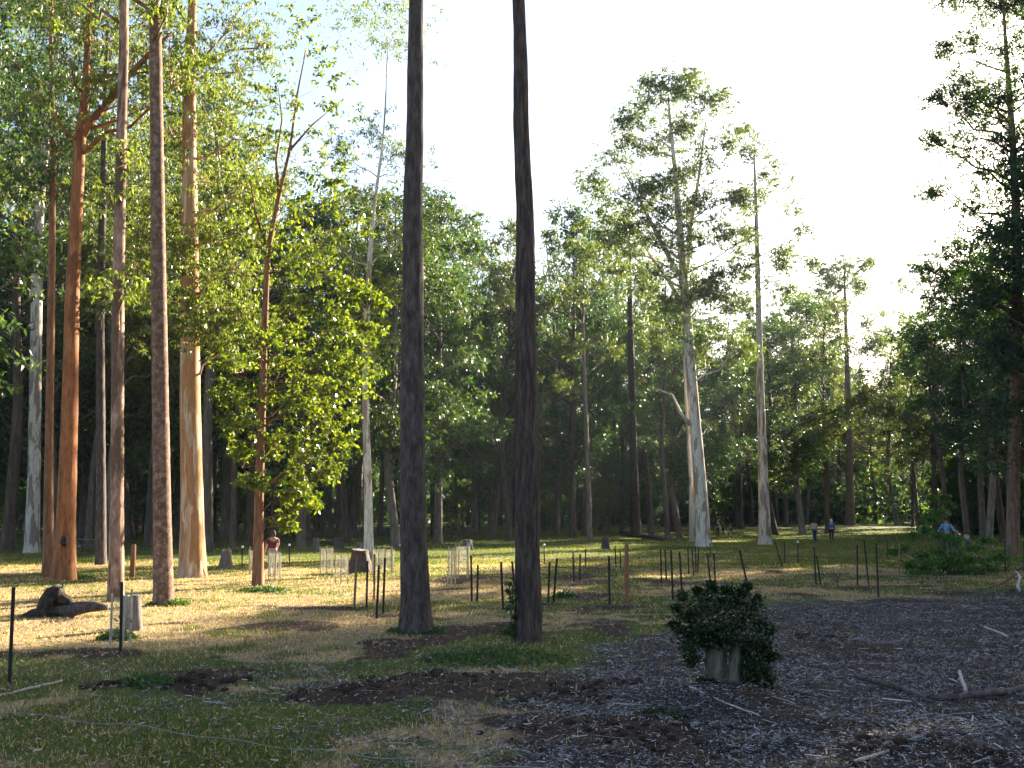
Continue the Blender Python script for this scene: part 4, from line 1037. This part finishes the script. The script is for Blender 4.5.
S = [
 (14, 587, 10, 684, 'steel', 'dark steel picket nearest the left edge', 0), (122, 582, 121, 656, 'steel', 'dark steel picket in front of the grey split stump', 0),
 (357, 555, 354, 608, 'stakewood', 'leftmost brown stake of the five left of the bare grey brown trunk', 0), (367.6, 561, 366.5, 608, 'steel', 'dark stake right beside the leftmost of the five', 0),
 (374.5, 554, 374, 600, 'stakewood', 'tall brown stake standing furthest back of the five', 0), (379, 565, 376.5, 620, 'steel', 'dark stake standing nearest of the five left of the bare trunk', 0),
 (385, 558, 383, 616, 'steel', 'leaning stake closest to the bare grey brown trunk', 0), (471, 556, 472, 602, 'steel', 'taller dark picket right of the pale guards between the bare trunks', 0),
 (478, 565, 477, 602, 'steel', 'shorter dark picket right of the pale guards between the bare trunks', 0), (501, 562, 503.5, 612, 'steel', 'slightly leaning picket, left one of the pair left of the ironbark', 0),
 (512, 561.5, 517, 608, 'steel', 'leaning picket almost touching the left side of the ironbark', 0), (549.5, 561.5, 548, 606, 'steel', 'upright picket of the crossed pair right of the ironbark', 0),
 (557, 558, 553, 605, 'steel', 'right leaning picket of the pair right of the ironbark', 0), (573, 552, 574, 581, 'steel', 'left picket of the far pair right of the ironbark', 0),
 (580, 554, 580, 581, 'steel', 'right picket of the far pair right of the ironbark', 0), (609, 556, 609.5, 608, 'steel', 'dark picket left of the tall red brown post', 0),
 (626.5, 544, 627, 607, 'redwood', 'tallest red brown post in the middle of the clearing', 0), (615, 546, 616, 568, 'steel', 'far thin picket behind the tall red brown post, left one', 0),
 (620, 551, 620.7, 568, 'steel', 'far thin picket behind the tall red brown post, right one', 0), (544, 545, 544.5, 565, 'steel', 'far pale capped stake right behind the ironbark', 1),
 (585.5, 549, 585.5, 569, 'steel', 'very thin far picket right of the far pair', 0), (660.6, 549, 661.4, 584, 'steel', 'leftmost picket of the four in a row', 0),
 (665, 549, 666.5, 581, 'steel', 'second picket of the four, close to the leftmost', 0), (671, 550, 673, 600.5, 'steel', 'third and nearest picket of the four in a row', 0),
 (679.5, 552, 682.5, 598.6, 'steel', 'right leaning picket ending the four in a row', 0), (688, 547, 688.7, 575, 'steel', 'leftmost of the far picket quartet under the pale gum', 0),
 (692, 547, 694, 576, 'steel', 'nearest of the far picket quartet under the pale gum', 0), (695.6, 546, 695.8, 573, 'steel', 'third of the far picket quartet under the pale gum', 0),
 (698.5, 548, 697.5, 573, 'steel', 'rightmost of the far picket quartet under the pale gum', 0), (707.5, 554, 711.4, 591, 'steel', 'left of the two leaning pickets on a soil patch above the leafy stump', 0),
 (713.7, 553, 715.7, 590, 'steel', 'right of the two leaning pickets on a soil patch above the leafy stump', 0), (739.5, 550, 752, 601, 'steel', 'strongly leaning thick picket right above the leafy stump', 0),
 (775, 542, 783, 567, 'steel', 'tilted picket beside two upright ones near the sunlit strip', 0), (784.6, 541.6, 784.6, 564, 'steel', 'upright picket beside the tilted one near the sunlit strip', 0),
 (797.7, 542, 798, 563, 'steel', 'pale capped picket below the two walkers', 1), (710, 542, 710, 558, 'steel', 'pale capped stake at the foot of the pale twin trunked gum', 1),
 (814, 547, 816, 584, 'steel', 'upright picket of the leaning pair left of the three close stakes', 0), (816.4, 555.5, 821, 585, 'steel', 'tilted picket of the leaning pair left of the three close stakes', 0),
 (857, 545, 857.3, 586, 'steel', 'left of the three close stakes near the mulch edge', 0), (864, 540, 869, 587, 'steel', 'tall tilted middle one of the three close stakes', 0),
 (876, 543, 878.3, 597, 'steel', 'right and nearest of the three close stakes', 0), (887, 540, 887.5, 557, 'steel', 'small far picket left of the leafy sapling', 0),
 (899.5, 542, 898.5, 581, 'stakewood', 'brown stake at the left side of the leafy sapling', 0),
 (242.5, 547, 242, 569, 'steel', 'white capped post between the root flared stump and the slender orange trunk', 1), (289.4, 545, 289.8, 568, 'steel', 'white capped post right of the walker in maroon', 1),
 (400.5, 545, 400.8, 561, 'steel', 'far white capped stake against the left side of the bare trunk', 1)]
for s in S: stake(s[0], s[1], s[2], s[3], s[5], s[4], bool(s[6]), w=.04 if s[5].startswith('tallest') else None)
def rail_fence():
    b = g(1005.6, 572); root = empty('rail_fence', b, 'two dark stakes joined by a thin top rail at the right edge', 'fence')
    for i, px in enumerate((1005, 1024)):
        q = P(px, 572, b.y) - b; t = P(px, 540, b.y) - b; mb = MB(); mb.tube([(q.x, 0, -.15), (t.x, 0, t.z)], [.03, .03], 6); link('post', mb.mesh('post'), M['steel'], root)
    a, c = P(1002, 540.5, b.y) - b, P(1040, 541.5, b.y) - b; mb = MB(); mb.tube([a, c], [.022, .022], 6); link('rail', mb.mesh('rail'), M['stakewood'], root)
rail_fence()
def wood_post():
    b = g(132, 578); s = b.y / F; mb = MB(); h = 33 * s; mb.tube([(0, 0, -.1), (0, 0, h * .5), (0, 0, h * .97), (0, 0, h)], [.09, .088, .085, .07], 14, .06, 2)
    tag(link('timber_post', mb.mesh('post'), M['redwood'], None, b), 'short round red brown timber post between the mottled pink and flaky brown trunks', 'post')
wood_post()

def guard(x0, x1, ty, by, label, nst=3, dark=False, sl=True):
    b = g((x0 + x1) / 2, by); s = b.y / F; r = (x1 - x0) * s / 2; h = (by - ty) * s
    root = empty('tree_guard', b, label, 'tree guard', 'pale mesh tree guards around young seedlings')
    rng = np.random.default_rng(int(x0 * 7))
    a0 = rng.random()
    for i in range(nst):
        a = a0 + i * 6.283 / nst; mb = MB(); l = rng.normal(size=2) * .03
        mb.tube([(math.cos(a) * r, math.sin(a) * r, -.1), (math.cos(a) * r + l[0], math.sin(a) * r + l[1], h + rng.random() * .12)], [.02, .018], 4)
        link('stake', mb.mesh('gs', False), M['palewood'], root)
    V = []; seg = 18
    a = np.arange(seg) / seg * 6.283; rr_ = (r - .025) * (1 + .07 * np.sin(a * nst))
    for z in np.linspace(h * .22, h * .97, 5):
        V.append(np.stack([np.cos(a) * rr_, np.sin(a) * rr_, z + 0 * a], 1))
    mb = MB(); mb.add(np.concatenate(V), [(i * seg + j, i * seg + (j + 1) % seg, (i + 1) * seg + (j + 1) % seg, (i + 1) * seg + j) for i in range(4) for j in range(seg)])
    link('sleeve', mb.mesh('sleeve'), M['sleeve'], root)
    lm = leaves([(0, 0, h * .3), (0, 0, h * .55)], [.12, .1], 18, .08, 0, rng, .4); link('seedling', big_mesh('seedling', lm, 4), M['l_weed'], root)
guard(320, 333, 549, 578, 'pale mesh guard, leftmost of the four below the spotted grey trunk')
guard(334.5, 348, 556, 584, 'shorter pale mesh guard second from left below the spotted grey trunk')
guard(372, 384.5, 549, 579, 'pale mesh guard right of the broad brown stump')
guard(385, 394.5, 550, 574, 'pale mesh guard close to the left of the bare grey brown trunk')
guard(447, 456, 551, 586, 'pale mesh guard, left of the pair between the bare trunks')
guard(455, 470, 547, 579, 'wider pale mesh guard, right of the pair between the bare trunks', 4)
guard(248, 256, 550, 575, 'pale mesh guard hidden behind the slender orange trunk')
guard(268, 281, 553, 583, 'pale mesh guard in front of the walker in maroon')
guard(110, 131, 600, 650, 'faded wire mesh guard around the grey split stump', 3)

def wire():
    pts = [(-60, 708), (0, 714), (75, 724), (150, 733), (230, 744), (300, 753), (380, 761), (460, 768), (560, 778)]
    Q = [g(*p) + Vector((0, 0, .05)) for p in pts]; o = Q[0].copy()
    A = np.array([tuple(q - o) for q in Q]); t = np.linspace(0, len(Q) - 1, 60)
    A = np.stack([np.interp(t, np.arange(len(Q)), A[:, i]) for i in range(3)], 1); A[:, 2] += .015 * np.sin(t * 5)
    mb = MB(); mb.tube(A, [.004] * 60, 6); tag(link('loose_wire', mb.mesh('wire'), M['wire'], None, o), 'long thin grey wire lying over the grass at lower left', 'wire')
wire()

def picnic_table(px, by, label, rz=0, sc=1.0):
    b = g(px, by); root = empty('picnic_table', b, label, 'picnic table', 'picnic tables in the shade', rz); root.scale = (sc,) * 3
    t = MB()
    for i in range(5): t.box((0, -.32 + i * .16, .74), (1.8, .145, .045))
    link('table_top', t.mesh('tt', False), M['greywood'], root)
    for s_ in (-1, 1):
        m_ = MB(); m_.box((0, s_ * .72, .44), (1.8, .13, .045)); m_.box((0, s_ * .72 - s_ * .145, .44), (1.8, .12, .045)); link('bench', m_.mesh('be', False), M['greywood'], root)
        f = MB()
        for q in (-1, 1): f.tube([(s_ * .65, q * .62, 0), (s_ * .65, q * .2, .72)], [.045, .045], 4)
        f.box((s_ * .72, 0, .39), (.05, 1.55, .09)); f.box((s_ * .72, 0, .69), (.05, .72, .07)); link('leg_frame', f.mesh('lf', False), M['greywood'], root)
picnic_table(91, 552, 'dark picnic table behind the thick orange tree', .1)
picnic_table(447, 539, 'dark picnic table in the shade right of the bare grey brown trunk', .4)
picnic_table(549, 530, 'picnic table among the trunks right of the ironbark', -.2)

# ------------------------------------------------------------------ people
def skin_mesh(name, verts, edges, radii, levels=1, root=0):
    me = bpy.data.meshes.new(name + '_skel'); me.from_pydata([tuple(v) for v in verts], edges, [])
    ob = bpy.data.objects.new(name + '_skel', me); COL.objects.link(ob)
    sk = ob.modifiers.new('s', 'SKIN'); sk.use_smooth_shade = True
    for i, v in enumerate(me.skin_vertices[0].data):
        r = radii[i]; v.radius = (r, r) if not isinstance(r, tuple) else r
        v.use_root = (i == root)
    su = ob.modifiers.new('u', 'SUBSURF'); su.levels = levels; su.render_levels = levels
    dg = bpy.context.evaluated_depsgraph_get(); out = bpy.data.meshes.new_from_object(ob.evaluated_get(dg)); out.name = name
    bpy.data.objects.remove(ob); 
    return out
cloth = {}
def C_(c):
    if c not in cloth: cloth[c] = plain('clothing_%d' % len(cloth), c, .85, .12, 8)
    return cloth[c]
SKIN = plain('skin', (.42, .25, .18), .6, .05)
def person(px, by, hpx, face, label, shirt, trousers, hair=(.05, .035, .025), stride=.25, arms=(.15, -.15), bend=(0, 0), cap=None, sleeves='short', child=False, Y=None):
    if Y: b = P(px, by, Y); b.z = float(gz(np.array([b.x]), np.array([Y]))[0])
    else: b = g(px, by)
    Hh = 1.7; root = empty('person', b, label, 'person', None, face)
    s = (hpx * b.y / F) / Hh; root.scale = (s,) * 3
    hr = 1.12 if child else 1.0
    pel = Vector((0, 0, .93)); ch = Vector((0, .01, 1.22)); sh = Vector((0, 0, 1.40)); nk = Vector((0, .01, 1.47)); hd0 = Vector((0, .02, 1.53)); hd1 = Vector((0, .02, 1.63))
    V = [pel, ch, sh, nk, hd0, hd1]; E = [(0, 1), (1, 2), (2, 3), (3, 4), (4, 5)]; Rd = [(.155, .11), (.16, .11), (.12, .085), .05, .085 * hr, .08 * hr]
    ends = []
    for k, sd in enumerate((-1, 1)):
        st = stride * (1 if k else -1)
        hp = Vector((sd * .095, 0, .88)); kn = Vector((sd * .10, st * .45 + .04, .50)); an = Vector((sd * .10, st * .95 - (.02), .09 + max(0, -st) * .12)); to = an + Vector((0, .16, -.055))
        i = len(V); V += [hp, kn, an, to]; E += [(0, i), (i, i + 1), (i + 1, i + 2), (i + 2, i + 3)]; Rd += [.092, .062, .043, .035]
        ar = arms[k]; bd = bend[k]
        s0 = Vector((sd * .17, 0, 1.38)); el = s0 + Vector((sd * (.06 + bd * .15), math.sin(ar) * .28, -math.cos(ar) * .28 + bd * .1)); wr = el + Vector((sd * (.02 + bd * .1), math.sin(ar + .35 + bd) * .25, -math.cos(ar + .35 + bd) * .25)); 
        i = len(V); V += [s0, el, wr]; E += [(2, i), (i, i + 1), (i + 1, i + 2)]; Rd += [.058, .043, .029]
        ends.append((el, wr, sd))
    body = skin_mesh('body', V, E, Rd, 1)
    # hands with fingers, nose and ears added to the same mesh
    mb = MB()
    bv = np.array([v.co[:] for v in body.vertices]); mb.add(bv, [tuple(p.vertices) for p in body.polygons])
    for el, wr, sd in ends:
        d = (wr - el).normalized(); sidev = d.cross(Vector((sd, 0, 0))).normalized(); n = Vector((sd, 0, 0))
        mb.tube([wr - d * .02, wr + d * .04, wr + d * .085], [.026, .034, .03], 8, squash=.55)
        for f_ in range(4):
            q = wr + d * .08 + sidev * (.024 - .016 * f_); Ls = (.07, .078, .072, .056)[f_]
            mb.tube([q, q + d * Ls * .5, q + d * Ls - n * .02], [.009, .008, .006], 5)
        q = wr + d * .03 + sidev * .03; mb.tube([q, q + sidev * .03 + d * .025, q + sidev * .035 + d * .055], [.011, .010, .007], 5)
    mb.sphere((0, .115, 1.575), (.014, .02, .02), 8, 6)
    for sd in (-1, 1):
        mb.sphere((sd * .083, .02, 1.57), (.012, .02, .032), 8, 6); mb.sphere((sd * .03, .098, 1.60), (.013, .008, .008), 6, 5)
    mb.tube([(-.025, .103, 1.53), (.025, .103, 1.53)], [.006, .006], 5)
    me = mb.mesh('body'); link('body', me, SKIN, root)
    def sub(idx, edges, grow, name, m_, tw=None):
        vv = [V[i] for i in idx] if tw is None else tw; rr_ = []
        for i in idx:
            r = Rd[i]; rr_.append(tuple(q + grow for q in r) if isinstance(r, tuple) else r + grow)
        mp = {j: k for k, j in enumerate(idx)}
        link(name, skin_mesh(name, vv, [(mp[a], mp[b_]) for a, b_ in edges], rr_, 1), m_, root)
    # vertex numbers: 6..9 leg, 10..12 arm, 13..16 leg, 17..19 arm
    tr = {i: V[i].copy() for i in range(20)}
    W = list(V)
    if sleeves == 'short':
        V2 = list(V); V2[11] = V[10] * .35 + V[11] * .65; V2[18] = V[17] * .35 + V[18] * .65
        V = V2; sub([0, 1, 2, 10, 11, 17, 18], [(0, 1), (1, 2), (2, 10), (10, 11), (2, 17), (17, 18)], .017, 'shirt', C_(shirt))
    else:
        sub([0, 1, 2, 10, 11, 12, 17, 18, 19], [(0, 1), (1, 2), (2, 10), (10, 11), (11, 12), (2, 17), (17, 18), (18, 19)], .018, 'shirt', C_(shirt))
    V = W
    sub([0, 6, 7, 8, 13, 14, 15], [(0, 6), (6, 7), (7, 8), (0, 13), (13, 14), (14, 15)], .014, 'trousers', C_(trousers))
    for i in (8, 15):
        m2 = MB(); a = V[i] + Vector((0, -.05, -.05)); m2.tube([a, a + Vector((0, .08, .0)), a + Vector((0, .2, -.015)), a + Vector((0, .25, -.02))], [.045, .052, .046, .02], 8, squash=.8); link('shoe', m2.mesh('shoe'), C_((.04, .04, .045)), root)
    m3 = MB(); m3.sphere((0, -.005, 1.615), (.098 * hr, .105 * hr, .105 * hr), 16, 10, .08); m3.sphere((0, -.04, 1.56), (.088 * hr, .07, .09), 12, 8, .08)
    link('hair', m3.mesh('hair'), C_(hair), root)
    if cap:
        m4 = MB(); m4.sphere((0, 0, 1.645), (.108, .115, .08), 14, 8); m4.tube([(0, .06, 1.65), (0, .17, 1.635)], [.09, .07], 10, squash=.12); link('cap', m4.mesh('cap'), C_(cap), root)
    return root
FWD, BACK = 0.0, math.pi
person(272, 577, 45, .4, 'person in a maroon top and pale trousers walking away behind a pale mesh guard', (.12, .02, .035), (.36, .33, .29), arms=(.4, .8), stride=.12)
person(815, 542, 22, .3, 'person in a pale pink top and blue jeans, left of the two walkers', (.50, .38, .40), (.03, .055, .11), arms=(.5, .2), bend=(.2, 0), stride=.06)
person(832, 542, 22.5, 0, 'white haired person in a blue shirt and dark trousers, right of the two walkers', (.05, .12, .30), (.02, .025, .035), hair=(.75, .74, .72), arms=(.1, .1), stride=.04, sleeves='long')
person(718, 535.5, 15, -.2, 'light haired walker in a dark top, leftmost of three far away', (.03, .04, .10), (.02, .02, .04), hair=(.4, .38, .36), stride=.1)
person(723.5, 533, 11, .5, 'small dark clad walker, middle of three far away', (.02, .02, .03), (.015, .015, .02), stride=.12)
person(731, 536, 14, 1.4, 'striding walker in grey with dark trousers, rightmost of three far away', (.10, .08, .09), (.02, .025, .05), stride=.38)
person(948, 553, 34, 2.6, 'person in a bright blue top beside the leafy sapling', (.12, .30, .62), (.03, .04, .09), arms=(.2, .2), bend=(.6, .5), sleeves='long', stride=.05)
person(958.5, 552, 21, 2.9, 'small child in light blue next to the person in blue', (.14, .22, .50), (.05, .07, .14), hair=(.3, .25, .2), child=True, stride=.04)
person(967.5, 551, 19, 3.3, 'small child in a pale top right of the child in light blue', (.5, .5, .52), (.08, .1, .13), child=True, stride=.03)
person(972.5, 529.5, 14, 1.2, 'far walker in a teal top and dark trousers on the right', (.04, .14, .20), (.02, .02, .03), stride=.1)
person(977, 530, 15.5, 1.9, 'far walker in a dark top and pale trousers on the right', (.02, .02, .03), (.42, .42, .44), stride=.3)

def haze():
    mb = MB(); mb.box((0, 1050, 34), (3060, 3160, 80))
    m, nt, out = mat('thin_evening_haze'); v = nt.nodes.new('ShaderNodeVolumePrincipled')
    v.inputs['Color'].default_value = (.62, .80, 1.0, 1); v.inputs['Density'].default_value = .00013; v.inputs['Anisotropy'].default_value = .35
    nt.links.new(v.outputs[0], out.inputs['Volume'])
    tag(link('haze', mb.mesh('haze', False), m), 'thin bluish evening haze between the trees', 'haze', kind='stuff')
haze()

# ------------------------------------------------------------------ light, sky, camera
w = bpy.data.worlds.new('World'); scene.world = w; w.use_nodes = True
nt = w.node_tree; nt.nodes.clear()
sky = nt.nodes.new('ShaderNodeTexSky'); sky.sky_type = 'NISHITA'; sky.sun_disc = False
sky.sun_elevation = SUN_EL; sky.sun_rotation = SUN_AZ; sky.air_density = 1.0; sky.dust_density = 2.4; sky.ozone_density = 1.5
bg = nt.nodes.new('ShaderNodeBackground'); bg.inputs[1].default_value = .055
wo = nt.nodes.new('ShaderNodeOutputWorld'); nt.links.new(sky.outputs[0], bg.inputs[0]); nt.links.new(bg.outputs[0], wo.inputs[0])
sl = bpy.data.lights.new('sun', 'SUN'); sl.energy = 5.0; sl.angle = R(.55); sl.color = (1.0, .86, .66)
so = bpy.data.objects.new('sun', sl); COL.objects.link(so)
d = Vector((math.sin(SUN_AZ) * math.cos(SUN_EL), math.cos(SUN_AZ) * math.cos(SUN_EL), math.sin(SUN_EL)))
so.rotation_euler = d.to_track_quat('Z', 'Y').to_euler(); so.location = (30, 30, 60)

cam = bpy.data.cameras.new('camera'); cam.sensor_width = 36; cam.lens = 36 * F / 1024; cam.clip_start = .1; cam.clip_end = 6000
co = bpy.data.objects.new('camera', cam); COL.objects.link(co); co.location = (0, 0, CAM_H); co.rotation_euler = (math.pi / 2 + PITCH, 0, 0)
scene.camera = co
scene.view_settings.view_transform = 'Standard'; scene.view_settings.look = 'None'; scene.view_settings.gamma = 1; scene.view_settings.use_curve_mapping = False
scene.view_settings.exposure = 2.75
scene.cycles.max_bounces = 6; scene.cycles.diffuse_bounces = 3; scene.cycles.glossy_bounces = 1; scene.cycles.transmission_bounces = 4; scene.cycles.transparent_max_bounces = 8
scene.cycles.use_denoising = True
